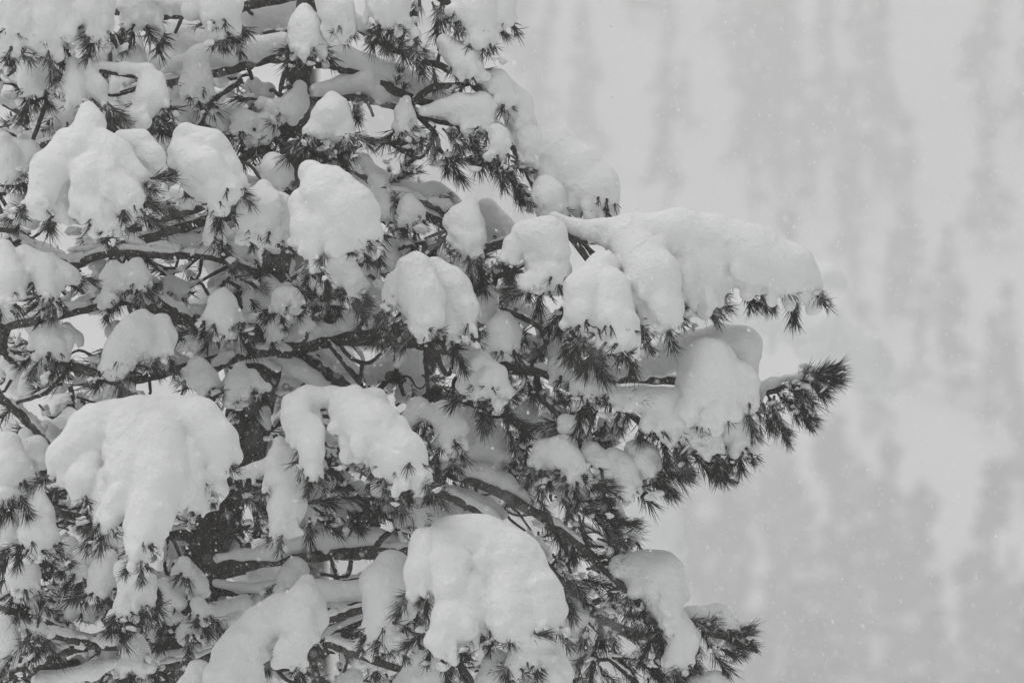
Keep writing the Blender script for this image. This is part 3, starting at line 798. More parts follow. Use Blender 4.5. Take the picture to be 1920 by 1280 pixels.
# --- left middle
K('wide snow clump at the left edge with two drooping lobes', -140, [[(5, 470, 26), (20, 520, 32), (10, 565, 20)], [(45, 480, 24), (85, 505, 30), (92, 550, 22)], [(110, 505, 18), (135, 515, 14)], [(85, 565, 14)]], nt=1.2)
RG('snow strip along the slanting limb above the left edge clump', 40, [(45, 452, 9), (80, 465, 9), (115, 478, 8)])
RG('snow strip on the limb between left edge clump and crown centre', 20, [(125, 488, 9), (150, 474, 10), (180, 466, 9), (205, 466, 7)])
K('two-humped fringed snow clump left of centre', -60, [[(212, 502, 16), (208, 522, 18), (225, 532, 12)], [(255, 500, 16), (262, 520, 20), (262, 538, 12)], [(235, 512, 18)]], nt=1.3)
K('tiny pointed snow cone beneath the two-humped fringed clump', -70, [[(203, 540, 8), (203, 556, 15)]], nt=1.3)
K('small snow pinch over twigs above the two-humped fringed clump', 10, [[(245, 450, 12), (265, 462, 12)]], nt=1.2)
K('pointed snow cone with needle skirt left of the middle trunk', -120, [[(420, 540, 8), (416, 570, 26), (414, 596, 34)], [(395, 600, 18)], [(438, 600, 18)]], nt=1.6)
K('rough rounded snow clump near the left edge above the twig tangle', -120, [[(98, 612, 16), (92, 640, 34), (78, 665, 20)], [(120, 635, 22), (118, 662, 16)]], nt=1.2)
RG('thin snow strip trailing right from the rough rounded left clump', 0, [(125, 615, 11), (145, 632, 8), (152, 645, 5)])
K('knobbed snow clump with a shoulder in the left middle', -150, [[(264, 600, 19), (255, 625, 32), (228, 665, 28), (208, 690, 18)], [(305, 605, 18), (310, 630, 20), (300, 655, 14)], [(275, 645, 24), (270, 670, 14)]], nt=1.4)
K('small domed snow clump above the broad front mound', -60, [[(370, 688, 17), (378, 708, 24), (388, 720, 18)], [(350, 700, 12)]], nt=1.2)
K('narrow snow cap with drips beside the trunk above the broad front mound', -60, [[(450, 692, 12), (448, 715, 22), (438, 742, 14)], [(470, 705, 14), (488, 725, 12)]], nt=1.0)
RG('thin double snow strips on branches left of the great middle limb', 90, [(400, 678, 7), (440, 655, 8), (480, 655, 9), (520, 665, 10), (555, 690, 12), (590, 712, 12), (610, 722, 8)])
RG('thin snow strip on the forked twig above the broad front mound', 70, [(400, 690, 5), (440, 676, 6), (490, 672, 6), (520, 690, 8)])
K('gray shaded snow slab behind the thick descending limb', 220, [[(620, 690, 30), (660, 720, 26)], [(600, 665, 16)]], nt=0.2, ragged=0.7)
K('large gray shaded snow slab behind the hanging cones', 200, [[(760, 680, 36), (785, 715, 32)], [(730, 690, 22), (700, 700, 16)]], nt=0.2, ragged=0.7)
K('little snow plug stuck to a stub under the great middle limb', 30, [[(748, 652, 7), (752, 668, 9), (748, 680, 5)]], nt=0)
# --- big front left mound
K('broad front mound of snow with long hanging tongue at lower left', -420, [[(180, 800, 38), (260, 792, 42), (345, 786, 40)], [(170, 816, 46, -5), (120, 860, 32, -10), (98, 890, 14, -10)], [(165, 860, 25, -32), (150, 905, 27, -44), (148, 930, 16, -46)],
    [(250, 822, 54, -22), (252, 880, 48, -44), (235, 930, 32, -56), (195, 975, 20, -60)], [(205, 900, 26, -48), (180, 960, 20, -60)],
    [(290, 832, 53, -38), (295, 900, 50, -66), (285, 960, 40, -82), (268, 1010, 28, -94), (262, 1045, 16, -98)], [(320, 900, 30, -66), (330, 950, 16, -72)],
    [(370, 792, 44, -5), (402, 832, 40, -10), (412, 865, 24, -10)], [(352, 850, 33, -24), (352, 920, 24, -34), (360, 945, 10, -34)], [(395, 890, 25, -18), (405, 920, 20, -24), (395, 945, 11, -28), (372, 962, 7, -28)]], nt=0.9, k=4.5)
# --- centre low
K('wide snow load with a diagonal front lobe in the crown centre, low', -300, [[(560, 766, 32), (575, 746, 20), (630, 746, 20, 5), (680, 750, 23, 5)], [(555, 785, 28, -22), (562, 830, 18, -28)], [(580, 800, 24, -28), (582, 850, 24, -40), (588, 890, 15, -44)],
    [(660, 766, 40, -22), (700, 806, 48, -38), (755, 860, 44, -50), (785, 900, 25, -56)], [(700, 752, 28), (718, 775, 16)], [(680, 830, 30, -34), (700, 865, 18, -40)], [(735, 885, 22, -46), (745, 910, 11, -48)], [(800, 880, 12, -34), (812, 905, 9, -34)]], nt=1.0, k=4.5)
K('long hanging snow tongue below the trunk, like a rounded wedge', -220, [[(520, 828, 9), (525, 865, 25, -5), (520, 910, 27, -12)], [(535, 890, 29, -24), (540, 945, 33, -36), (532, 985, 20, -42), (522, 1002, 9, -42)], [(512, 862, 15, 5), (480, 880, 14, 5), (448, 886, 11, 5)]], nt=1.0)
K('snow clump with exposed needles above the gray slab right of centre', -60, [[(785, 768, 22), (770, 785, 18)], [(838, 775, 22), (846, 800, 28), (835, 822, 16)], [(810, 775, 18)]], nt=1.3)
K('sloping snow clump below the rear central dome', -120, [[(882, 652, 15), (890, 680, 26), (920, 710, 28), (945, 735, 18)], [(900, 700, 28), (895, 725, 14)]], nt=1.6)
K('smooth gray snow slab in shade right of the low central load', 110, [[(890, 800, 32), (905, 840, 48), (925, 865, 30)]], nt=0.1, ragged=0.5)
RG('snow ridge on the dark limb below the smooth gray slab', 45, [(828, 875, 7), (870, 878, 13), (910, 885, 17), (945, 905, 17), (975, 930, 12), (992, 942, 6)])
RG('lower snow ridge on the second dark limb right of the low central load', 85, [(845, 915, 9), (880, 930, 12), (915, 945, 10), (945, 965, 6)])
K('shaded snow hump resting behind the second dark limb', 140, [[(865, 965, 26), (910, 980, 24)], [(800, 960, 26)]], nt=0.1, ragged=0.7)
# --- right
K('double-lobed snow clump at the left root of the great outer bough', -120, [[(985, 440, 26), (1025, 445, 34), (1035, 470, 28)], [(965, 460, 22), (955, 480, 15)], [(1010, 500, 24), (1030, 515, 36), (1000, 530, 20)]], nt=1.5, k=4)
K('great outer bough of snow sweeping right with five draped lobes', -60, [
    [(1040, 410, 9), (1085, 428, 15), (1130, 434, 23), (1180, 438, 36), (1270, 438, 46), (1340, 446, 40)],
    [(1180, 450, 40, -20), (1225, 520, 47, -60), (1245, 580, 34, -75), (1225, 600, 22, -66)], [(1205, 560, 22, -80), (1215, 605, 16, -88)],
    [(1130, 500, 30, -74), (1100, 545, 40, -100), (1095, 590, 34, -112), (1100, 625, 18, -112)], [(1140, 540, 38, -104), (1148, 600, 34, -126), (1130, 645, 18, -130)], [(1170, 604, 25, -140), (1166, 640, 29, -146)],
    [(1290, 450, 48), (1318, 500, 44), (1310, 545, 30), (1290, 552, 14)], [(1345, 520, 26), (1335, 560, 14)], [(1275, 500, 26, -20), (1285, 540, 18, -26)],
    [(1340, 448, 39), (1420, 480, 48), (1480, 510, 46), (1508, 535, 34)], [(1395, 505, 32), (1420, 522, 22)]], nt=0.9, tilt=0.1, k=4.5, ragged=0.6)
K('pair of small stacked snow caps below the great outer bough root, upper', -20, [[(918, 545, 14), (912, 575, 20), (912, 605, 16)]], nt=0.8)
K('teardrop snow cap beneath the great outer bough root, lower', -70, [[(942, 598, 12), (942, 625, 28), (940, 648, 26)]], nt=1.5)
K('gray snow flats behind the curved twig under the outer bough', 150, [[(965, 580, 18), (1010, 590, 20)], [(1020, 605, 18), (1040, 640, 24), (1055, 660, 20)], [(985, 650, 22)]], nt=0.2, ragged=0.7)
K('stubby snow clump on the great middle limb under the outer bough', -20, [[(1045, 690, 20), (1070, 690, 22), (1080, 705, 12)]], nt=1.1)
K('gray pointed snow wedge hanging under the outer bough front lobe', 60, [[(1140, 660, 28), (1150, 690, 20), (1145, 708, 8)], [(1110, 680, 14)]], nt=0.4)
K('peaked snow clump at the start of the needle-clad right branch', -90, [[(1102, 708, 17), (1098, 728, 25), (1090, 742, 15)], [(1122, 725, 20), (1150, 736, 14)]], nt=1.4)
K('flat-topped snow load on the needle-clad right branch', -95, [[(1155, 744, 17), (1200, 748, 24), (1240, 760, 32), (1240, 785, 24), (1215, 795, 14)], [(1265, 754, 27), (1290, 775, 22), (1288, 792, 13)], [(1255, 795, 22), (1275, 820, 18)]], nt=0.7, k=4)
K('long rounded snow bank with dome on the branch to the bare tip', 20, [
    [(1172, 694, 9), (1205, 685, 17), (1240, 676, 24), (1290, 655, 30), (1350, 645, 33), (1390, 650, 34), (1398, 700, 26)]], nt=0, tilt=0, ragged=0.7)
K('big round snow dome hanging before the branch to the bare tip', -70, [[(1330, 690, 52), (1335, 730, 60), (1325, 770, 38)], [(1375, 720, 44), (1380, 745, 36)], [(1300, 770, 14)]], nt=0.7, k=4.5)
K('small pale snow bump behind the bank to the bare tip', 160, [[(1235, 665, 20), (1270, 660, 24)]], nt=0, ragged=0.7)
K('snow lobe hanging below the big round dome', -50, [[(1352, 780, 16), (1382, 800, 34), (1396, 828, 24)], [(1355, 800, 14)]], nt=1.0)
K('snow cap near the end of the needle-clad right branch', -95, [[(1285, 808, 20), (1308, 822, 25), (1325, 842, 18)], [(1335, 826, 19), (1345, 848, 13)]], nt=0.7)
K('snow crust frosting the bare needle tip at the far right', 40, [[(1425, 726, 9), (1450, 716, 9), (1475, 708, 5), (1500, 706, 7), (1525, 694, 5), (1550, 690, 7), (1578, 680, 3)], [(1495, 712, 7), (1499, 736, 8)], [(1430, 735, 8), (1424, 758, 7)], [(1550, 690, 6), (1558, 706, 7)]], nt=0, tilt=0, ragged=1.2, lump=1.2, sup=False)
K('round snow cap with dark fringe below the middle limb at right', -80, [[(1020, 845, 24), (1048, 850, 32), (1070, 872, 26), (1078, 898, 14)], [(1010, 870, 16)]], nt=1.7)
K('small snow cap just right of the round fringed cap', -75, [[(1110, 850, 20), (1122, 868, 20), (1128, 885, 12)], [(1085, 800, 18), (1060, 790, 14)]], nt=1.2)
K('second small snow cap right of the round fringed cap', -75, [[(1150, 862, 20), (1166, 880, 24), (1174, 905, 17)]], nt=1.0)
K('outer small snow cap above the drooping right needle sprays', -60, [[(1190, 844, 18), (1206, 857, 24), (1220, 878, 15)]], nt=1.0)
K('shaded snow patches behind the caps under the needle-clad branch', 120, [[(1030, 800, 24), (1075, 815, 22)], [(1100, 770, 16), (1090, 750, 14)], [(1140, 790, 14)], [(1055, 780, 14)]], nt=0.8)
K('faint snow wedge behind the fan of needles at right centre', 80, [[(1110, 945, 24), (1150, 955, 18), (1170, 975, 12)], [(1190, 1010, 18), (1160, 1020, 16)]], nt=0.6, ragged=0.4)
K('large rounded snow load at lower right above hanging needle sprays', 0, [[(1165, 1062, 22), (1205, 1070, 32), (1235, 1085, 44), (1245, 1120, 36), (1255, 1160, 26)], [(1195, 1095, 22)]], nt=1.0, ragged=0.6)
K('smaller snow lobe hanging under the large lower right load', -20, [[(1262, 1170, 26), (1280, 1200, 28), (1272, 1235, 24)]], nt=0.7)
K('thin rounded snow cap over the lower right needle tip', 20, [[(1295, 1150, 14), (1345, 1155, 24), (1372, 1172, 16)], [(1340, 1190, 14), (1385, 1200, 7)]], nt=0.5)
K('snow cap cut by the bottom edge at lower right', 0, [[(1300, 1290, 22), (1340, 1285, 26)]], nt=0.6)
K('small snow clump squeezed right of the bottom front mound', 30, [[(1070, 1140, 20), (1082, 1160, 17), (1075, 1185, 12)], [(1090, 1225, 18), (1075, 1250, 14)]], nt=0.8)
# --- bottom
K('huge bottom front mound with overhanging folds', -380, [[(850, 1014, 43), (900, 1016, 45), (960, 1062, 58), (1000, 1112, 48, -5), (1012, 1160, 44, -5)], [(810, 1032, 39, -22), (790, 1076, 32, -34), (778, 1105, 16, -34)], [(840, 1062, 42, -44), (848, 1105, 32, -60), (860, 1125, 18, -60)],
    [(870, 1110, 42, -42), (850, 1170, 44, -64), (832, 1205, 28, -70), (850, 1225, 14, -70)], [(900, 1150, 24, -54), (890, 1195, 14, -60)], [(960, 1092, 44, -46), (955, 1140, 36, -66), (945, 1175, 24, -72), (965, 1185, 18, -72)],
    [(905, 1120, 18, -62), (900, 1155, 12, -70)], [(1000, 1180, 44, -22), (985, 1230, 28, -44), (965, 1245, 16, -50)], [(1020, 1190, 40, -10), (1035, 1250, 32, -15), (1040, 1300, 34)], [(930, 1240, 22, -34), (920, 1290, 28, -34)], [(905, 1070, 40, -12), (908, 1125, 28, -22)]], nt=1.0, k=4)
K('upright snow lobe leaning on the left flank of the huge bottom mound', -280, [[(735, 1062, 28), (724, 1100, 39), (722, 1150, 37), (712, 1185, 24)], [(748, 1170, 24), (742, 1205, 17)], [(760, 1090, 24), (765, 1130, 20)]], nt=1.1)
K('two-part snow load at the bottom with drooping right lobe', -300, [[(575, 1090, 17), (568, 1122, 29, -10), (552, 1165, 35, -22)], [(530, 1142, 31, -10), (490, 1172, 33, -22), (450, 1215, 37, -28), (425, 1280, 38, -34)], [(560, 1190, 29, -50), (540, 1225, 25, -60), (560, 1240, 14, -60)],
    [(590, 1117, 17, -5), (600, 1160, 15, -10), (592, 1190, 8)], [(470, 1230, 25, -50), (460, 1290, 25, -56)], [(375, 1264, 26, -10), (355, 1300, 30, -10)]], nt=1.0, k=4.5)
RG('smooth snow saddle joining the bottom load and the huge bottom mound', -40, [(595, 1100, 14), (630, 1108, 17), (680, 1104, 17), (700, 1098, 14)])
RG('second snow strip beneath the smooth saddle at the bottom', -10, [(605, 1150, 10), (645, 1138, 13), (690, 1125, 12)])
RG('long snow bank on the lower limb beneath the hanging tongue', 85, [(408, 1046, 10), (450, 1036, 13), (520, 1022, 18), (580, 1012, 20), (630, 1006, 21), (700, 1010, 20), (755, 1020, 14), (770, 1026, 10)])
K('gray snow lump above the two-part bottom load', 60, [[(555, 1062, 18), (540, 1080, 18), (525, 1095, 12)]], nt=0.5)
RG('thin snow strip on the little limb under the lower limb', 85, [(405, 1092, 6), (450, 1102, 7), (500, 1100, 7), (520, 1092, 6)])
K('bright snow shelf seen behind sprays right of the hanging tongue', 160, [[(640, 910, 24), (600, 930, 24)], [(660, 960, 30), (690, 975, 20)]], nt=0.5)
K('small snow hump behind needle sprays under the low central load', 90, [[(675, 920, 20), (665, 945, 16)], [(780, 950, 22), (760, 970, 18)]], nt=0.8)
K('rough snow lumps on the branch below the bottom saddle', 10, [[(690, 1215, 20), (675, 1240, 18)], [(660, 1270, 22), (640, 1290, 18)], [(705, 1240, 14)]], nt=0.8)
K('pale snow fill at the bottom edge left of the huge mound', -60, [[(790, 1255, 34), (770, 1300, 36)]], nt=0.4)
# --- bottom left
K('rounded snow clump at the left edge with fringed base, lower left', -200, [[(15, 835, 26), (22, 880, 38), (20, 915, 24)], [(50, 900, 14), (40, 920, 12)]], nt=1.5)
K('smooth snow knob between the left edge clump and broad mound', -150, [[(70, 838, 21), (72, 860, 16)]], nt=0.2)
K('bell-shaped snow clump below the left edge clump', -220, [[(66, 920, 15), (68, 965, 26), (72, 1005, 32), (78, 1025, 22)], [(50, 1015, 18)]], nt=1.6)
K('dull snow slab behind the bell-shaped clump at the left edge', 60, [[(10, 985, 24), (20, 1020, 26)], [(0, 955, 16)]], nt=0.3)
K('cone-shaped snow cap at the left edge below the bell-shaped clump', -140, [[(42, 1052, 13), (42, 1078, 27), (45, 1095, 20)]], nt=1.4)
K('soft snow pillow left under the hanging tongue of the broad mound', -100, [[(190, 1005, 30), (165, 1040, 26), (148, 1070, 16)], [(225, 1010, 24)]], nt=0.8)
K('dim snow lump between the bell clump and soft pillow', -20, [[(130, 1025, 18), (120, 1055, 18)]], nt=1.0)
K('pointed snow hood below the soft pillow at lower left', -160, [[(205, 1045, 14), (195, 1075, 26), (180, 1105, 18)], [(205, 1105, 14)]], nt=1.4)
K('square-shouldered snow clump under the hanging tongue of the broad mound', -240, [[(228, 1070, 18), (255, 1095, 32), (238, 1140, 22)], [(270, 1075, 18), (278, 1125, 15)], [(222, 1150, 14)]], nt=1.4)
K('gray snow drape right of the square-shouldered clump', -20, [[(345, 1075, 24), (370, 1100, 22)], [(310, 1105, 24), (325, 1130, 24), (308, 1155, 14)]], nt=0.8)
K('tiny star-fringed snow button below the broad mound right edge', -40, [[(345, 1055, 12), (345, 1072, 10)]], nt=1.5)
K('small domed snow cap on the twig right of the gray drape', -60, [[(372, 1132, 15), (378, 1145, 20)]], nt=1.4)
K('small ragged snow cap below the gray drape', -40, [[(352, 1165, 11), (348, 1182, 17)]], nt=1.4)
RG('snow strip joining the small domed cap to the two-part bottom load', 60, [(400, 1140, 14), (425, 1140, 15), (455, 1135, 18), (470, 1150, 10)])
K('pointed snow hood with dark needle star near the bottom left', -160, [[(257, 1197, 10), (256, 1222, 20), (252, 1248, 24)], [(275, 1245, 12)]], nt=1.8)
RG('snow bank leading right from the pointed hood near the bottom', 40, [(285, 1238, 12), (320, 1235, 14), (360, 1222, 13), (390, 1212, 8)])
RG('snow strip curving along the lowest left limb', -10, [(80, 1278, 22), (130, 1265, 12), (175, 1255, 14), (205, 1245, 8), (232, 1238, 7)])
RG('thin snow strip on the upper fork of the lowest left limb', 10, [(62, 1238, 5), (90, 1212, 8), (120, 1204, 8), (155, 1202, 6)])
RG('snow strip on the crossing limb under the lower left edge', 0, [(92, 1180, 8), (130, 1190, 9), (160, 1200, 8), (190, 1200, 6)])
K('bushy snow clump at the left edge near the bottom', -140, [[(5, 1180, 26), (10, 1215, 24), (0, 1245, 18)], [(40, 1165, 12), (65, 1175, 14), (85, 1185, 9)]], nt=1.6)
K('small gray snow plate above the crossing limb at lower left', 60, [[(55, 1125, 18), (75, 1135, 16)], [(110, 1150, 14)]], nt=0.7)
K('shaded snow wedge between twigs left of the square-shouldered clump', 30, [[(140, 1130, 22), (165, 1145, 16)]], nt=0.8)
# --- left, behind the first loads
K('shaded snow bank behind the two-humped clump at upper left', 160, [[(95, 205, 22), (125, 225, 26), (100, 240, 16)], [(350, 200, 30), (400, 215, 26)], [(330, 170, 20)]], nt=0.5, ragged=0.4)
RG('snow strip on the slanting limb below the oval load', 20, [(285, 412, 8), (315, 400, 13), (350, 385, 13)])
RG('snow strip on the limb beneath the dull rounded load', 60, [(300, 437, 5), (330, 446, 8), (360, 450, 10), (395, 462, 8)])
K('fringed snow cap below the oval load at left centre', -40, [[(400, 412, 14), (405, 435, 22), (408, 450, 14)]], nt=1.6)
K('small snow pads amid needles right of the fringed cap', 90, [[(440, 470, 18), (470, 480, 14)], [(460, 520, 16), (470, 545, 14)], [(340, 545, 18), (320, 530, 14)]], nt=1.0)

# ------------------------------------------------------------------ build the snow, its carrying twigs and its needle fringes
allL = np.vstack(LIMBS)
LOOSE = []
def largest(V, Q):
    """keep the main body; other sizeable pieces go to the scraps of caught snow"""
    lab = np.arange(len(V))
    while True:
        m = lab[Q].min(1)
        new = lab.copy()
        for k in range(4): np.minimum.at(new, Q[:, k], m)
        new = new[new]
        if (new == lab).all(): break
        lab = new
    ids, cnt = np.unique(lab, return_counts=True)
    def take(i):
        keep = lab == i
        mp = np.cumsum(keep) - 1
        return V[keep], mp[Q[keep[Q[:, 0]]]]
    main = ids[np.argmax(cnt)]
    return (*take(main), [take(i) for i, c in zip(ids, cnt) if i != main and c > 150])
for (name, label, cat, ch, ntu, k, ragged, lump, sup) in CLUMPS:
    V, Q = clump_mesh(name, ch, k, ragged, lump, fingers=0.25 if name == 'snow_ridge' else 0.5 if ntu == 0 else 1.0)
    V, Q, spare = largest(V, Q)
    LOOSE += spare
    Wd = pos(V)
    o = Wd.mean(0); o[2] = Wd[:, 2].min()
    add(name, make_mesh(name, Wd - o, Q, mats=[SNOW]), None, loc=o, label=label, cat=cat, group='snow loads resting on the pine')
    if sup:
        for ci, c in enumerate(ch):
            p0 = np.array([c[0][0], c[0][1] + 0.35 * c[0][2], c[0][3] + 0.3 * c[0][2]])
            src = allL
            dd = np.linalg.norm((src[:, :3] - p0) * (1, 1, 0.6), axis=1) + 2.0 * np.maximum(0, 40 - src[:, 3] * 8) * 0
            j = int(np.argmin(dd))
            a = src[j, :3]
            if ci > 0 and dd[j] > 120:
                a = np.array([ch[0][0][0], ch[0][0][1] + 0.3 * ch[0][0][2], ch[0][0][3] + 8])
            mid = 0.5 * (a + p0) + rng.normal(0, 6, 3) + (0, -6, 6)
            pts = [(*a, 4.0), (*mid, 3.6), (*p0, 3.2)]
            for (x, y, r0, d) in c[1:]: pts.append((x + rng.normal(0, 2), y + 0.3 * r0, d + 0.2 * r0, 2.6))
            n0 = len(LIMBS)
            branch('twig', pts, TWIG, 5, 4, 0.1)
            del LIMBS[n0:]
    if ntu > 0:
        for c in ch:
            x, y, r0, d = c[-1]
            px, py = (c[-2][0], c[-2][1]) if len(c) > 1 else (x, y - 10)
            dirx, diry = x - px, y - py
            L = math.hypot(dirx, diry) + 1e-6
            base_ang = math.degrees(math.atan2(0.75 + diry / L * 0.6, dirx / L * 0.8))
            n = max(1, int(round(ntu * (0.9 + r0 / 15))))
            def buried(px, py, pd, tol):
                return any((px - q[0]) ** 2 + (py - q[1]) ** 2 + (pd - q[3]) ** 2 < (q[2] * tol) ** 2 for cc in ch if cc is not c for q in cc)
            ytop = min(q[1] - q[2] for cc in ch for q in cc); ybot = max(q[1] + q[2] for cc in ch for q in cc)
            for i in range(n):
                u = rng.uniform(-1, 1)
                dep = rng.uniform(-0.75, 0.7)
                xx = x + u * r0 * 0.72
                yy = y + r0 * (0.30 + 0.28 * (1 - abs(u))) - 8
                if buried(xx, yy + 14, d + dep * r0 * 0.8, 0.95): continue
                tuft(xx, yy, d + dep * r0 * 0.8, base_ang - u * 34 + rng.normal(0, 12), 's' if rng.random() < 0.68 else 'b',
                     rng.uniform(0.5, 0.9), tilt=rng.uniform(-15, 45) if dep < 0 else rng.uniform(-40, 20))
            for (x, y, r0, d) in c[-2:]:
                for i in range(int(min(1.4, ntu) * (1 + r0 / 6))):      # needle ends breaking through the rough foot of the load
                    ph, el = rng.uniform(-1.7, 1.7), rng.uniform(0.1, 1.1)
                    q0 = r0 * 0.97
                    px, py, pd = x + q0 * math.sin(ph) * math.cos(el), y + q0 * math.sin(el), d - q0 * math.cos(ph) * math.cos(el)
                    if py < ytop + 0.68 * (ybot - ytop) or buried(px, py, pd, 1.0): continue
                    tuft(px, py, pd, 90 - 65 * math.sin(ph) + rng.normal(0, 22), 't', rng.uniform(0.6, 1.2), tilt=50 * math.cos(ph) * rng.uniform(0.2, 1), prom=-300, crumbs=0.1)

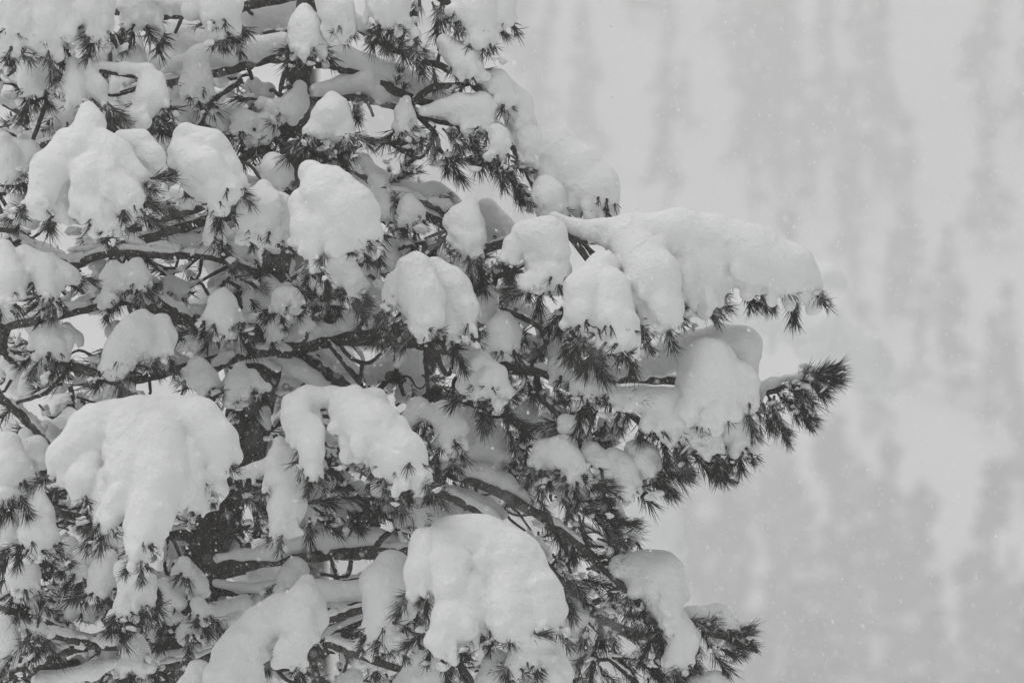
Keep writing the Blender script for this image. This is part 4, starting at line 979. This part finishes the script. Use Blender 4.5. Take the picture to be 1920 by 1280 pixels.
# ------------------------------------------------------------------ needle sprays that show by themselves: (x, y, d, direction, size)
for (x, y, d, a, s) in [
    # long bare tip at the far right
    (1425, 735, 40, 100, 0.9), (1440, 738, 20, 70, 1.0), (1455, 735, 10, 40, 1.0), (1470, 728, 5, 20, 1.0), (1485, 722, 20, 65, 1.0), (1500, 716, 10, -25, 0.9), (1510, 712, 10, 30, 1.0),
    (1505, 710, 30, 5, 1.0), (1510, 706, 10, 45, 0.9), (1518, 702, 20, -15, 1.0), (1522, 700, 20, 10, 1.0), (1480, 724, 10, 10, 1.1), (1465, 735, 0, 55, 1.1), (1495, 722, 0, 50, 1.1), (1450, 742, 0, 95, 1.0), (1460, 728, 40, -20, 0.8), (1490, 712, 50, -35, 0.8), (1470, 748, 0, 35, 1.0), (1490, 768, 0, 30, 0.9),
    (1500, 776, 0, 55, 0.7), (1432, 755, 0, 75, 1.0), (1448, 782, 0, 45, 0.95), (1460, 800, 0, 60, 0.7), (1415, 745, 20, 85, 1.0),
    # needle-clad right branch
    (1105, 738, -30, 95, 1.0), (1118, 745, -30, 60, 0.8), (1160, 760, -50, 85, 1.05), (1178, 772, -50, 105, 1.0), (1195, 785, -60, 75, 1.0), (1180, 760, -60, -15, 0.8), (1215, 795, -60, 85, 1.0), (1225, 800, -60, 20, 0.9),
    (1240, 815, -60, 75, 1.0), (1255, 820, -60, 15, 0.9), (1262, 832, -50, 60, 1.0), (1280, 840, -50, 85, 0.9), (1290, 846, -60, 15, 0.95), (1300, 852, -40, 50, 1.0), (1318, 860, -40, 35, 1.0), (1330, 868, -40, 55, 0.9),
    (1340, 880, -40, 30, 0.85), (1345, 850, -30, 70, 0.9), (1370, 840, -30, 60, 0.85), (1385, 845, -40, 40, 0.7), (1350, 820, -40, 110, 0.7),
    (1205, 850, 10, 65, 1.0), (1225, 862, 10, 35, 1.0), (1245, 868, 10, 25, 1.0), (1235, 880, 10, 60, 0.9), (1200, 885, 0, 70, 1.0), (1185, 895, -10, 55, 1.0), (1210, 895, 0, 35, 0.9), (1140, 905, -10, 80, 1.0), (1155, 915, -10, 50, 1.0),
    (1120, 890, -20, 100, 0.9), (1105, 900, -10, 70, 0.9), (1135, 790, 20, 95, 1.1), (1150, 800, 30, 110, 1.0), (1125, 800, 40, 75, 1.0), (1150, 830, 40, 95, 1.0), (1120, 770, 30, 120, 0.8),
    # fan right of centre and dark sprays below
    (1080, 950, 30, 20, 1.0), (1100, 960, 20, 40, 1.1), (1120, 965, 20, 15, 1.0), (1135, 970, 10, 50, 1.0), (1145, 975, 10, 10, 0.9), (1085, 965, 30, 75, 1.0), (1090, 940, 40, -5, 0.9),
    (1120, 1010, 40, 10, 1.0), (1140, 1020, 30, 20, 0.9), (1100, 1030, 40, 30, 1.0), (1080, 1000, 50, 100, 1.0), (1150, 1045, 40, 5, 0.8), (1045, 985, 40, 70, 1.0), (1020, 975, 40, 40, 1.0), (1010, 935, 40, 60, 1.0),
    (1040, 930, 50, 30, 0.9), (1060, 920, 60, 80, 0.9), (985, 920, 50, 110, 1.0), (1000, 895, 40, 120, 0.9), (960, 890, 60, 60, 1.0),
    (1035, 1040, 20, 30, 1.0), (1050, 1065, 10, 50, 1.1), (1040, 1090, 0, 60, 1.0), (1070, 1095, 0, 30, 1.0), (1090, 1085, 10, 15, 1.0), (1100, 1065, 10, -10, 0.9), (1085, 1040, 20, 20, 0.9), (1115, 1040, 10, 45, 0.9), (1030, 1110, 0, 85, 0.9),
    (1060, 1120, 10, 70, 0.9), (1095, 1120, 20, 60, 1.0), (1120, 1145, 40, 80, 1.0), (1100, 1160, 40, 100, 0.9), (1150, 1120, 20, 90, 1.0),
    (1160, 1085, 0, 105, 1.1), (1180, 1095, -10, 90, 1.15), (1195, 1105, -10, 75, 1.1), (1205, 1120, -20, 100, 1.1), (1215, 1140, -20, 85, 1.1), (1225, 1160, -20, 60, 1.0), (1210, 1110, -30, 20, 0.8), (1235, 1180, -20, 80, 1.0), (1245, 1200, -20, 50, 0.9),
    (1235, 1215, -10, 100, 0.9), (1255, 1235, -20, 70, 1.0), (1220, 1190, 0, 110, 1.0), (1140, 1175, 40, 70, 0.9), (1120, 1195, 40, 100, 0.9), (1105, 1180, 30, 120, 0.8),
    # lower right tips
    (1290, 1160, 10, 20, 1.0), (1310, 1170, 0, 60, 0.9), (1320, 1168, 0, -10, 0.9), (1340, 1178, 0, 15, 1.0), (1355, 1180, 0, 45, 0.9), (1365, 1182, 0, -5, 0.8), (1290, 1195, 10, 75, 1.0), (1310, 1205, 0, 95, 1.0), (1330, 1210, 0, 55, 1.0),
    (1345, 1212, 0, 25, 1.0), (1360, 1215, 0, 50, 0.95), (1375, 1215, 0, 0, 0.85), (1385, 1220, 0, 25, 0.8), (1370, 1200, 0, -20, 0.7), (1290, 1215, 0, 110, 0.8),
    # bottom right tangle
    (1110, 1235, 0, 95, 1.0), (1125, 1245, 0, 70, 1.0), (1100, 1225, 0, 130, 0.9), (1140, 1265, 0, 50, 0.9), (1180, 1240, 0, 80, 0.9), (1195, 1235, 0, 40, 0.9), (1205, 1230, 0, 110, 0.8), (1230, 1245, 0, 60, 0.9), (1215, 1265, 0, 90, 0.9),
    (1265, 1265, -10, 80, 0.9), (1150, 1215, 20, 60, 0.9), (1280, 1245, -10, 45, 0.9), (1055, 1255, 0, 100, 0.9),
    # upper right edge of the crown
    (830, 0, 60, 100, 1.1), (850, 10, 50, 80, 1.1), (865, 25, 40, 60, 1.0), (880, 45, 40, 75, 0.9), (790, -10, 70, 110, 1.0), (810, 5, 60, 60, 0.9), (925, 40, 30, 50, 0.7),
    (720, 70, 60, 80, 1.1), (735, 80, 50, 100, 1.0), (750, 85, 40, 60, 1.1), (770, 92, 40, 30, 1.0), (740, 75, 60, 20, 0.9), (700, 45, 60, 95, 0.8), (755, 60, 50, 110, 0.9), (780, 95, 40, 75, 0.9),
    (820, 95, 30, -60, 0.8), (835, 105, 20, -30, 0.7), (810, 120, 50, 80, 0.8), (850, 135, 30, 45, 0.9), (885, 150, 20, 35, 0.9), (900, 165, 20, 60, 0.9), (870, 155, 30, 110, 0.8), (850, 165, 30, 90, 0.8), (825, 165, 30, 60, 0.7),
    (845, 225, 10, 70, 1.0), (860, 235, 0, 90, 1.0), (875, 245, 0, 60, 1.0), (890, 255, 0, 80, 1.0), (905, 270, 10, 70, 1.0), (920, 285, 10, 60, 1.0), (935, 300, 10, 80, 1.0), (950, 315, 0, 65, 1.0), (965, 330, 0, 75, 1.0), (975, 345, 0, 60, 0.9),
    (985, 360, -10, 55, 0.9), (995, 370, -10, 70, 0.7), (940, 285, 20, 100, 0.8), (960, 300, 20, 40, 0.7),
    (838, 280, 30, 90, 0.9), (835, 285, 20, 60, 1.0), (842, 290, 20, 30, 0.9), (850, 296, 20, 10, 0.9), (825, 262, 30, 110, 0.7), (830, 240, 20, 45, 0.8), (815, 235, 20, 100, 0.8), (845, 255, 10, 30, 0.8),
    (650, 185, 80, 95, 0.9), (660, 190, 80, 75, 0.9), (670, 180, 90, 85, 0.8), (740, 165, 60, -70, 0.7), (750, 172, 60, -40, 0.7), (755, 178, 60, 60, 0.6),
    (740, 335, 300, -20, 0.9), (750, 330, 310, -45, 0.9), (745, 340, 300, 10, 0.8), (760, 325, 310, -65, 0.8), (728, 328, 300, -80, 0.5),
    (685, 325, 40, 30, 0.7), (695, 335, 40, 70, 0.7), (720, 365, 30, 20, 0.8), (730, 375, 20, 60, 0.9), (745, 395, 20, 30, 0.8), (720, 350, 60, -30, 0.6), (800, 385, 60, -20, 0.7), (805, 390, 60, 20, 0.6), (760, 420, 20, 80, 0.9), (780, 430, 30, 100, 0.9),
    # middle
    (935, 490, 0, 110, 0.9), (945, 495, -20, 80, 0.8), (920, 510, 10, 130, 0.8), (1060, 560, -60, 100, 1.0), (1055, 575, -80, 120, 1.0), (1070, 580, -90, 85, 0.9), (1085, 640, -130, 90, 0.9), (1100, 650, -140, 60, 1.0), (1115, 655, -150, 70, 0.9), (1130, 645, -150, 40, 0.8),
    (1075, 620, -120, 110, 0.9), (1150, 650, -150, 30, 0.7), (1205, 585, -90, 45, 1.0), (1215, 590, -90, 70, 1.0), (1225, 580, -100, 30, 0.8), (1200, 620, -60, 60, 0.8), (1280, 545, -20, 110, 0.9), (1290, 555, -20, 80, 1.0), (1300, 555, -30, 45, 1.0), (1320, 560, -20, 20, 0.9),
    (1285, 530, -30, 60, 0.9), (1345, 545, -20, 40, 0.7), (1370, 510, -30, 90, 0.8), (1385, 530, -20, 50, 0.8), (1400, 540, -20, 80, 0.7), (1425, 545, -10, 70, 0.7), (1445, 548, -10, 80, 0.65), (1465, 548, -10, 60, 0.65), (1485, 550, -10, 75, 0.6), (1500, 553, -10, 40, 0.6),
    (740, 570, -200, 140, 0.8), (755, 575, -210, 110, 0.9), (730, 585, -100, 120, 1.0), (745, 590, -110, 90, 1.0), (765, 595, -150, 70, 0.9), (700, 590, 0, 60, 1.0), (715, 595, 0, 90, 0.9), (690, 590, 10, 120, 0.9),
    (650, 560, 0, 40, 0.9), (665, 565, 0, 20, 0.9), (640, 545, 10, 100, 0.9), (620, 530, 10, 80, 0.9), (575, 535, 40, 60, 1.0), (590, 540, 40, 90, 1.0), (600, 555, 40, 70, 1.0), (565, 545, 40, 45, 0.9),
    (860, 695, 0, 75, 1.0), (850, 710, 0, 95, 1.0), (870, 720, -20, 80, 1.1), (890, 735, -40, 70, 1.1), (910, 745, -40, 95, 1.0), (930, 750, -40, 60, 1.0), (900, 760, -20, 80, 1.0), (920, 770, 0, 100, 1.0), (945, 765, -20, 45, 0.9), (955, 690, 0, 90, 0.8), (985, 702, 0, 70, 0.8), (1010, 705, 0, 80, 0.8), (1035, 715, -10, 60, 0.8),
    (960, 770, 30, 60, 1.0), (980, 790, 30, 90, 1.0), (1000, 740, 20, 20, 0.9), (1020, 755, 20, 40, 0.8), (950, 800, 50, 70, 1.0), (970, 830, 60, 100, 1.0), (985, 850, 50, 80, 1.0),
    (1030, 640, 30, 130, 0.9), (1015, 650, 30, 150, 0.8), (985, 625, 40, 100, 0.8), (1000, 640, 40, 60, 0.7),
    # around the trunk and the tongue
    (440, 900, -20, 60, 0.9), (455, 925, 0, 100, 1.0), (450, 920, 0, 180, 0.9), (455, 915, 0, -60, 0.9), (465, 930, 0, 40, 0.9), (480, 960, 20, 70, 0.9), (490, 970, 20, 110, 0.9), (470, 985, 20, 160, 0.8), (500, 990, 20, 60, 0.8),
    (600, 935, 40, 20, 1.0), (590, 950, 40, 40, 1.0), (610, 960, 40, 60, 1.0), (580, 970, 40, 90, 1.0), (595, 975, 30, 30, 0.9), (620, 920, 50, -20, 1.0), (640, 930, 50, 10, 1.0), (570, 940, 40, 0, 1.0), (650, 955, 60, 50, 0.9), (640, 890, 40, 170, 0.8),
    (610, 855, 20, 120, 0.9), (620, 850, 20, 60, 0.8), (620, 870, 10, 90, 0.9), (470, 560, 0, 60, 0.7), (440, 520, 30, -10, 0.9), (450, 525, 30, 20, 0.9), (700, 870, 0, 100, 0.9), (720, 890, 0, 80, 1.0), (735, 900, 10, 110, 1.0), (760, 920, 20, 90, 1.0), (690, 900, 30, 60, 1.0),
    (820, 855, 40, 90, 0.9), (840, 850, 20, 60, 0.9), (855, 860, 20, 120, 0.9),
    # exposed stars of needles on the faces of the loads
    (268, 358, -365, 50, 0.6), (272, 365, -370, 80, 0.6), (455, 355, -220, 60, 0.7), (445, 365, -215, 100, 0.6), (168, 880, -455, 110, 0.7), (178, 870, -455, 130, 0.6), (168, 900, -450, 90, 0.6),
    (385, 905, -470, 50, 0.6), (395, 912, -470, 80, 0.6), (375, 905, -465, 120, 0.6), (348, 985, -455, 70, 0.6), (212, 965, -470, 40, 0.7), (800, 1115, -450, 90, 0.7), (805, 1100, -450, 120, 0.7), (815, 1200, -440, 110, 0.9), (800, 1180, -430, 140, 0.8), (830, 1225, -440, 80, 0.9),
    (850, 1235, -430, 60, 0.9), (885, 1165, -450, 100, 0.8), (900, 1180, -460, 80, 0.8), (920, 1185, -460, 95, 0.7), (940, 1190, -470, 60, 0.7), (940, 1240, -440, 110, 0.9), (955, 1255, -440, 90, 0.8), (1000, 1235, -440, 70, 0.6),
    (700, 1190, -310, 80, 0.8), (690, 1180, -300, 110, 0.8), (720, 1205, -320, 60, 0.8), (488, 1195, -320, 110, 0.7), (500, 1210, -320, 90, 0.8), (258, 1228, -185, 60, 0.7), (250, 1230, -185, 100, 0.6), (262, 1235, -190, 20, 0.6), (48, 1180, -160, 60, 1.0), (60, 1185, -160, 90, 1.1), (75, 1190, -150, 110, 1.0), (55, 1190, -160, 130, 1.0), (70, 1175, -160, -80, 0.8), (60, 1175, -160, -110, 0.7),
]:
    tuft(x, y, d, a, 's' if rng.random() < 0.75 else 'b', s * rng.uniform(0.72, 0.94), prom=300 - d * 0.2, crumbs=0.9)

# ------------------------------------------------------------------ the crowded inside of the crown: small shoots, twigs and caught snow
FILL = [(-20, 60), (240, 60), (330, 150), (430, 130), (520, 190), (500, 300), (560, 470), (690, 430), (800, 400), (900, 470), (960, 560), (1010, 700), (1060, 780),
        (1120, 880), (1040, 950), (1120, 1040), (1140, 1120), (1170, 1230), (1100, 1300), (-20, 1300)]
def inside(x, y, P):
    c = False
    for i in range(len(P)):
        x1, y1 = P[i]; x2, y2 = P[i - 1]
        if (y1 > y) != (y2 > y) and x < (x2 - x1) * (y - y1) / (y2 - y1) + x1: c = not c
    return c
HOLES = [(690, 655, 55), (600, 560, 30), (320, 750, 55), (160, 620, 40), (100, 430, 32), (475, 960, 32), (730, 1240, 26), (430, 350, 18), (0, 200, 30), (30, 740, 26), (640, 900, 22), (1010, 740, 30), (270, 1190, 20), (850, 690, 26), (560, 900, 14)]
def spot():
    while True:
        x, y = rng.uniform(-20, 1200), rng.uniform(40, 1300)
        if inside(x, y, FILL) and not any((x - a) ** 2 + (y - b) ** 2 < c * c for a, b, c in HOLES): return x, y
VIS = [LIMBS[i] for i in (1, 2, 3, 9, 10, 14, 15, 17) if i < len(LIMBS)]
VIS = np.vstack(VIS)[:, :2]
def behind(x, y, d):
    """push clutter behind the limbs that run openly across the crown"""
    m = np.hypot(VIS[:, 0] - x, VIS[:, 1] + 8 - y).min()
    return d + 190 if m < 44 else d
for i in range(400):
    x, y = spot()
    away = math.degrees(math.atan2(0.45, (x - 480) / 400.0))
    tuft(x, y, behind(x, y, rng.uniform(60, 420)) if i < 220 else rng.uniform(400, 800), away + rng.normal(0, 45), 's' if rng.random() < 0.6 else 'b', rng.uniform(0.7, 1.05), prom=-900, crumbs=0.7)
def snow_line(pts, rs, dense=0.8):
    """snow lying along the upper side of a twig or limb, broken here and there"""
    C = catmull([(p[0], p[1], p[2], p[3]) for p in pts], 7)
    i = 0
    while i < len(C) - 3:
        m = int(rng.integers(4, 14))
        seg = C[i:i + m]
        if len(seg) >= 3 and rng.random() < dense:
            r = rs * rng.uniform(0.7, 1.25) * np.sin(np.linspace(0.25, math.pi - 0.25, len(seg))) ** 0.5 * (1 + 0.18 * rng.standard_normal(len(seg)))
            r = np.maximum(r, 1.2)
            c = seg[:, :3].copy(); c[:, 1] -= seg[:, 3] * 0.75 + r * 0.35
            SN.append((c, r))
        i += m
SN = []
for pts in [   # boughs that cross the front of the crown, snow along their backs
    [(125, 500, 0, 8), (205, 474, -10, 8), (300, 478, -10, 8), (395, 482, 10, 7), (480, 510, 60, 7)],
    [(-10, 612, -10, 9), (60, 602, -10, 9), (150, 582, -10, 8), (235, 566, 0, 7), (300, 575, 30, 6)],
    [(296, 562, -10, 8), (340, 590, -10, 9), (385, 622, 10, 9)],
    [(390, 700, 20, 7), (440, 672, 20, 8), (500, 660, 30, 9), (545, 664, 60, 9)],
    [(200, 702, -20, 8), (245, 738, -20, 9), (285, 772, 0, 9)],
    [(90, 1188, -40, 7), (150, 1202, -40, 8), (200, 1212, -40, 8), (262, 1206, -20, 6)],
    [(55, 1262, -30, 8), (105, 1226, -30, 8), (165, 1214, -30, 7)],
    [(610, 1205, -70, 8), (690, 1232, -70, 9), (780, 1262, -70, 9)],
    [(596, 1166, -70, 7), (650, 1150, -70, 8), (712, 1132, -60, 8)],
    [(826, 922, 5, 9), (900, 960, 5, 9), (972, 1012, 5, 8), (1040, 1070, 10, 6)],
    [(280, 418, -20, 6), (340, 400, -20, 8), (400, 380, 0, 8)],
    [(20, 448, -10, 7), (80, 478, -10, 8), (130, 496, 0, 8)],
    [(640, 300, 30, 5), (700, 345, 30, 6), (780, 376, 30, 7), (860, 402, 30, 7)],
    [(300, 1250, -30, 8), (360, 1240, -30, 8), (420, 1218, -20, 7)],
]:
    branch('branch', pts)
    LIMBS.pop()
    snow_line(pts, rng.uniform(9, 13), 0.95)
    snow_line(pts, rng.uniform(5, 7), 0.9)
for i in range(380):
    x, y = spot()
    d = behind(x, y, rng.uniform(40, 400))
    L = rng.uniform(50, 150)
    a = math.atan2(rng.normal(0.35, 0.6), (1 if x > 480 else -1) + rng.normal(0, 0.6))
    n0 = len(LIMBS)
    cx, cy_ = math.cos(a), math.sin(a)
    bw = rng.normal(0, 16)
    pts = [(x, y, d, rng.uniform(3, 5.5)), (x + 0.35 * L * cx - bw * cy_, y + 0.35 * L * cy_ + bw * cx, d - 12, 3.4), (x + 0.7 * L * cx + bw * 0.6 * cy_, y + 0.7 * L * cy_ - 0.6 * bw * cx, d - 22, 2.8), (x + L * cx, y + L * cy_ + rng.normal(0, 14), d - 30, 2.0)]
    branch('twig', pts, TWIG, 5, 4, 0.1)
    del LIMBS[n0:]
    if rng.random() < 0.75: snow_line(pts, rng.uniform(3.2, 6.5))
    if rng.random() < 0.35: tuft(pts[-1][0] - 20 * cx, pts[-1][1] - 20 * cy_, pts[-1][2], math.degrees(a), 's', rng.uniform(0.6, 0.95), prom=-500)
for C in LIMBS[1:]:
    if C[:, 3].max() > 5.5: snow_line(C[::6], max(3.5, 0.75 * float(np.median(C[:, 3]))), 0.75)
    else: snow_line(C[::6], 3.0, 0.5)
SV, SQ, nv = [], [], 0
for i in range(24):      # the crown goes on upward: unseen snow lumps added to shade its inside ...
    x, y, d, r0 = rng.uniform(-250, 640), rng.uniform(-520, -90), rng.uniform(20, 750), rng.uniform(30, 70)
    V, Q = clump_mesh('s', [[(x, y, r0 * 0.8, d), (x + rng.normal(0, 30), y + 40, r0, d - 30)], [(x + rng.normal(0, r0), y, r0 * 0.8, d + rng.normal(0, r0))]], 8, 0.5, 1.0, h=13.0, fingers=0)
    SV.append(pos(V)); SQ.append(Q + nv); nv += len(V)
for i in range(70):     # ... and away behind the trunk
    while True:
        x, y = spot()
        if x < 700 - 0.15 * abs(y - 700): break
    d, r0 = rng.uniform(420, 900), rng.uniform(20, 48)
    V, Q = clump_mesh('s', [[(x, y, r0 * 0.7, d), (x + rng.normal(0, 20), y + r0, r0, d - 20)], [(x + rng.normal(0, r0), y, r0 * 0.7, d)]], 6, 0.8, 1.0, h=8.0, fingers=0.5)
    SV.append(pos(V)); SQ.append(Q + nv); nv += len(V)
for c, r0 in SN:
    w_ = pos(c)
    v, q, t = tube(w_, r0 * S, 8, 0.16)
    v[:, 2] -= 0.0
    SV.append(v[:-2]); SQ.append(q + nv); nv += len(v) - 2
for V, Q in LOOSE:
    SV.append(pos(V)); SQ.append(Q + nv); nv += len(V)
for i in range(210):
    x, y = spot()
    d = behind(x, y, rng.uniform(10, 300))
    r0 = rng.uniform(10, 22)
    a = rng.normal(0, 0.6)
    V, Q = clump_mesh('s', [[(x, y, r0 * 0.7, d), (x + 1.1 * r0 * math.sin(a), y + r0 * rng.uniform(0.5, 1.3), r0, d - 0.4 * r0)], [(x + rng.normal(0, r0), y + rng.normal(0, 5), r0 * 0.8, d + 5)]], 5, 1.2, 1.0, h=6.2)
    SV.append(pos(V)); SQ.append(Q + nv); nv += len(V)
add('caught_and_shading_snow', make_mesh('caught_and_shading_snow', np.vstack(SV), np.vstack(SQ), mats=[SNOW]), None,
    label='countless small scraps of snow caught deep among the inner twigs, plus unseen shading lumps above', cat='snow', kind='stuff')

# ------------------------------------------------------------------ crumbs of snow on the needles
ico_v = []
tt = (1 + 5 ** 0.5) / 2
ico_v = np.array([(-1, tt, 0), (1, tt, 0), (-1, -tt, 0), (1, -tt, 0), (0, -1, tt), (0, 1, tt), (0, -1, -tt), (0, 1, -tt), (tt, 0, -1), (tt, 0, 1), (-tt, 0, -1), (-tt, 0, 1)], float)
ico_v /= np.linalg.norm(ico_v[0])
ico_f = np.array([(0, 11, 5), (0, 5, 1), (0, 1, 7), (0, 7, 10), (0, 10, 11), (1, 5, 9), (5, 11, 4), (11, 10, 2), (10, 7, 6), (7, 1, 8), (3, 9, 4), (3, 4, 2), (3, 2, 6), (3, 6, 8), (3, 8, 9), (4, 9, 5), (2, 4, 11), (6, 2, 10), (8, 6, 7), (9, 8, 1)])
def subdiv(v, f):
    v = list(map(tuple, v)); cache = {}
    def m(a, b):
        key = (min(a, b), max(a, b))
        if key not in cache:
            p = (np.array(v[a]) + np.array(v[b])); p /= np.linalg.norm(p)
            cache[key] = len(v); v.append(tuple(p))
        return cache[key]
    out = []
    for a, b, c in f:
        x, y, z = m(a, b), m(b, c), m(c, a)
        out += [(a, x, z), (b, y, x), (c, z, y), (x, y, z)]
    return np.array(v), np.array(out)
sub_v, sub_f = subdiv(ico_v, ico_f)
sub2_v, sub2_f = subdiv(sub_v, sub_f)
for _ in range(520):
    x, y = spot()
    CRUMB.append((x, y, behind(x, y, rng.uniform(-10, 320)), rng.uniform(6, 13)))
CVs, CFs, nv = [], [], 0
for (x, y, d, r0) in CRUMB:
    bv, bf = (sub2_v, sub2_f) if r0 > 10.5 else (sub_v, sub_f) if r0 > 6.5 else (ico_v, ico_f)
    v = bv * (1 + (0.22 if r0 < 10.5 else 0.07) * rng.standard_normal((len(bv), 1)) + 0.16 * np.sin(bv @ rng.normal(0, 2.6, (3, 3)) + rng.random(3) * 6).sum(1, keepdims=True))
    v = v * np.array([rng.uniform(0.8, 1.7), rng.uniform(0.7, 1.2), rng.uniform(0.5, 0.85)]) * r0 * S
    th = rng.random() * 6.28
    v = v @ np.array([[math.cos(th), 0, math.sin(th) * 0.5], [0, 1, 0], [-math.sin(th) * 0.5, 0, 1]]).T
    CVs.append(v + pos((x, y, d))); CFs.append(bf + nv); nv += len(v)
add('snow_crumbs', make_mesh('snow_crumbs', np.vstack(CVs), None, np.vstack(CFs), [SNOW]), None,
    label='scattered crumbs of snow sticking to the dark needle sprays', cat='snow', kind='stuff')

# ------------------------------------------------------------------ link the sprays: the most prominent singly, the rest as one part
TUFTS.sort(key=lambda q: -q[0])
for prom, v, M in TUFTS[:290]:
    o = add('needle_tuft', VMESH[v], PINE)
    o.matrix_local = Matrix.Translation(-Vector(base)) @ M
NV, NT, NM, nv = [], [], [], 0
for ti, (prom, v, M) in enumerate(TUFTS[290:]):
    if ti > 450 and v < 11: v = 11 + ti % 5
    vv, tt_, mm = VARS[v]
    A = np.array(M)
    NV.append(vv @ A[:3, :3].T + A[:3, 3] - base); NT.append(tt_ + nv); NM.append(mm); nv += len(vv)
add('needles', make_mesh('needles', np.vstack(NV), None, np.vstack(NT), [NEEDLE, TWIG], False, np.concatenate(NM)), PINE, kind='stuff')
print('tufts', len(TUFTS), 'needle tris', sum(len(t) for t in NT), 'crumbs', len(CRUMB))

# ------------------------------------------------------------------ cones
def cone_mesh(L, W):
    V, F, nv = [], [], 0
    rows = 11
    for i in range(rows):
        t = (i + 0.5) / rows
        rad = W * (math.sin(math.pi * min(1, 0.12 + 0.86 * t)) ** 0.75)
        m = max(4, int(9 * rad / W))
        for k in range(m):
            th = 6.283 * (k + 0.5 * (i % 2)) / m + 0.2 * rng.random()
            c, s = math.cos(th), math.sin(th)
            tng = np.array([-s, c, 0]); out = np.array([c, s, 0]); ax = np.array([0, 0, -1.0])
            p = out * rad * 0.55 + ax * (t * L)
            hw = 3.2 * rad / m * 0.95
            tip = out * (rad * 1.08) + ax * (t * L + 0.05 * L)
            V += [p - tng * hw * 0.5 - ax * 0.05 * L, p + tng * hw * 0.5 - ax * 0.05 * L, tip + tng * hw, tip - tng * hw, tip + ax * 0.035 * L + out * 0.0, p + ax * 0.06 * L]
            a = nv
            F += [(a, a + 1, a + 2), (a, a + 2, a + 3), (a + 3, a + 2, a + 4), (a + 4, a + 2, a + 5), (a + 3, a + 4, a + 5), (a + 2, a + 1, a + 5), (a, a + 3, a + 5)]
            nv += 6
    return make_mesh('pine_cone', np.array(V) * S, None, F, [CONE], False)
for (x, y, d, L, W, ax_, az_) in [(808, 655, -5, 46, 14, 0, 0), (722, 703, 20, 40, 13, 0, -75), (612, 590, 30, 0, 0, 0, 0), (1294, 563, -45, 26, 14, -50, 10), (632, 588, -10, 28, 12, -20, 60),
                                  (822, 722, 20, 40, 14, 0, 20), (858, 705, -30, 34, 14, -30, -15), (90, 1040, 20, 48, 16, 0, 5), (150, 1240, 20, 40, 14, 0, 60), (290, 1100, -40, 44, 14, 0, -8), (238, 1165, -30, 38, 15, 0, 10), (740, 800, 30, 36, 13, 10, 20)]:
    if L == 0: continue
    o = add('pine_cone', cone_mesh(L, W), PINE)
    o.location = pos((x, y, d)) - base
    o.rotation_euler = (R_(ax_), R_(az_), 0)

# ------------------------------------------------------------------ falling snow
oct_v = np.array([(0, 0, 1.5), (1.1, 0, -0.5), (-0.55, 0.95, -0.5), (-0.55, -0.95, -0.5)], float)
oct_f = np.array([(0, 1, 2), (0, 2, 3), (0, 3, 1), (1, 3, 2)])
NF = 45000
fx = rng.uniform(-2.3, 2.3, NF); fy = rng.uniform(-14, 9, NF); fz = ZC + rng.uniform(-1.7, 1.7, NF)
fr = np.exp(rng.normal(math.log(0.0019), 0.36, NF))
th = rng.uniform(-0.5, 0.2, NF)
P = oct_v[None] * fr[:, None, None]
P = np.stack([P[..., 0] * np.cos(th)[:, None] + P[..., 2] * np.sin(th)[:, None], P[..., 1], -P[..., 0] * np.sin(th)[:, None] + P[..., 2] * np.cos(th)[:, None]], -1)
P = P + np.stack([fx, fy, fz], 1)[:, None, :]
F = oct_f[None] + (np.arange(NF) * 4)[:, None, None]
add('snowflakes', make_mesh('snowflakes', P.reshape(-1, 3), None, F.reshape(-1, 3), [FLAKE], True), label='fine snowflakes drifting down everywhere in the air', cat='snowfall', kind='stuff')
tot = sum(len(o.data.polygons) * (2 if len(o.data.polygons) and o.data.polygons[0].loop_total == 4 else 1) for o in bpy.data.objects if o.type == 'MESH' and not o.name.startswith('needle_tuft'))
print('triangles about', tot, {nm: sum(len(o.data.polygons) for o in bpy.data.objects if o.type == 'MESH' and o.name.startswith(nm)) for nm in ('snow_clump', 'snow_ridge', 'caught', 'snow_crumbs', 'needles', 'twig', 'branch', 'forest', 'snowflakes')})
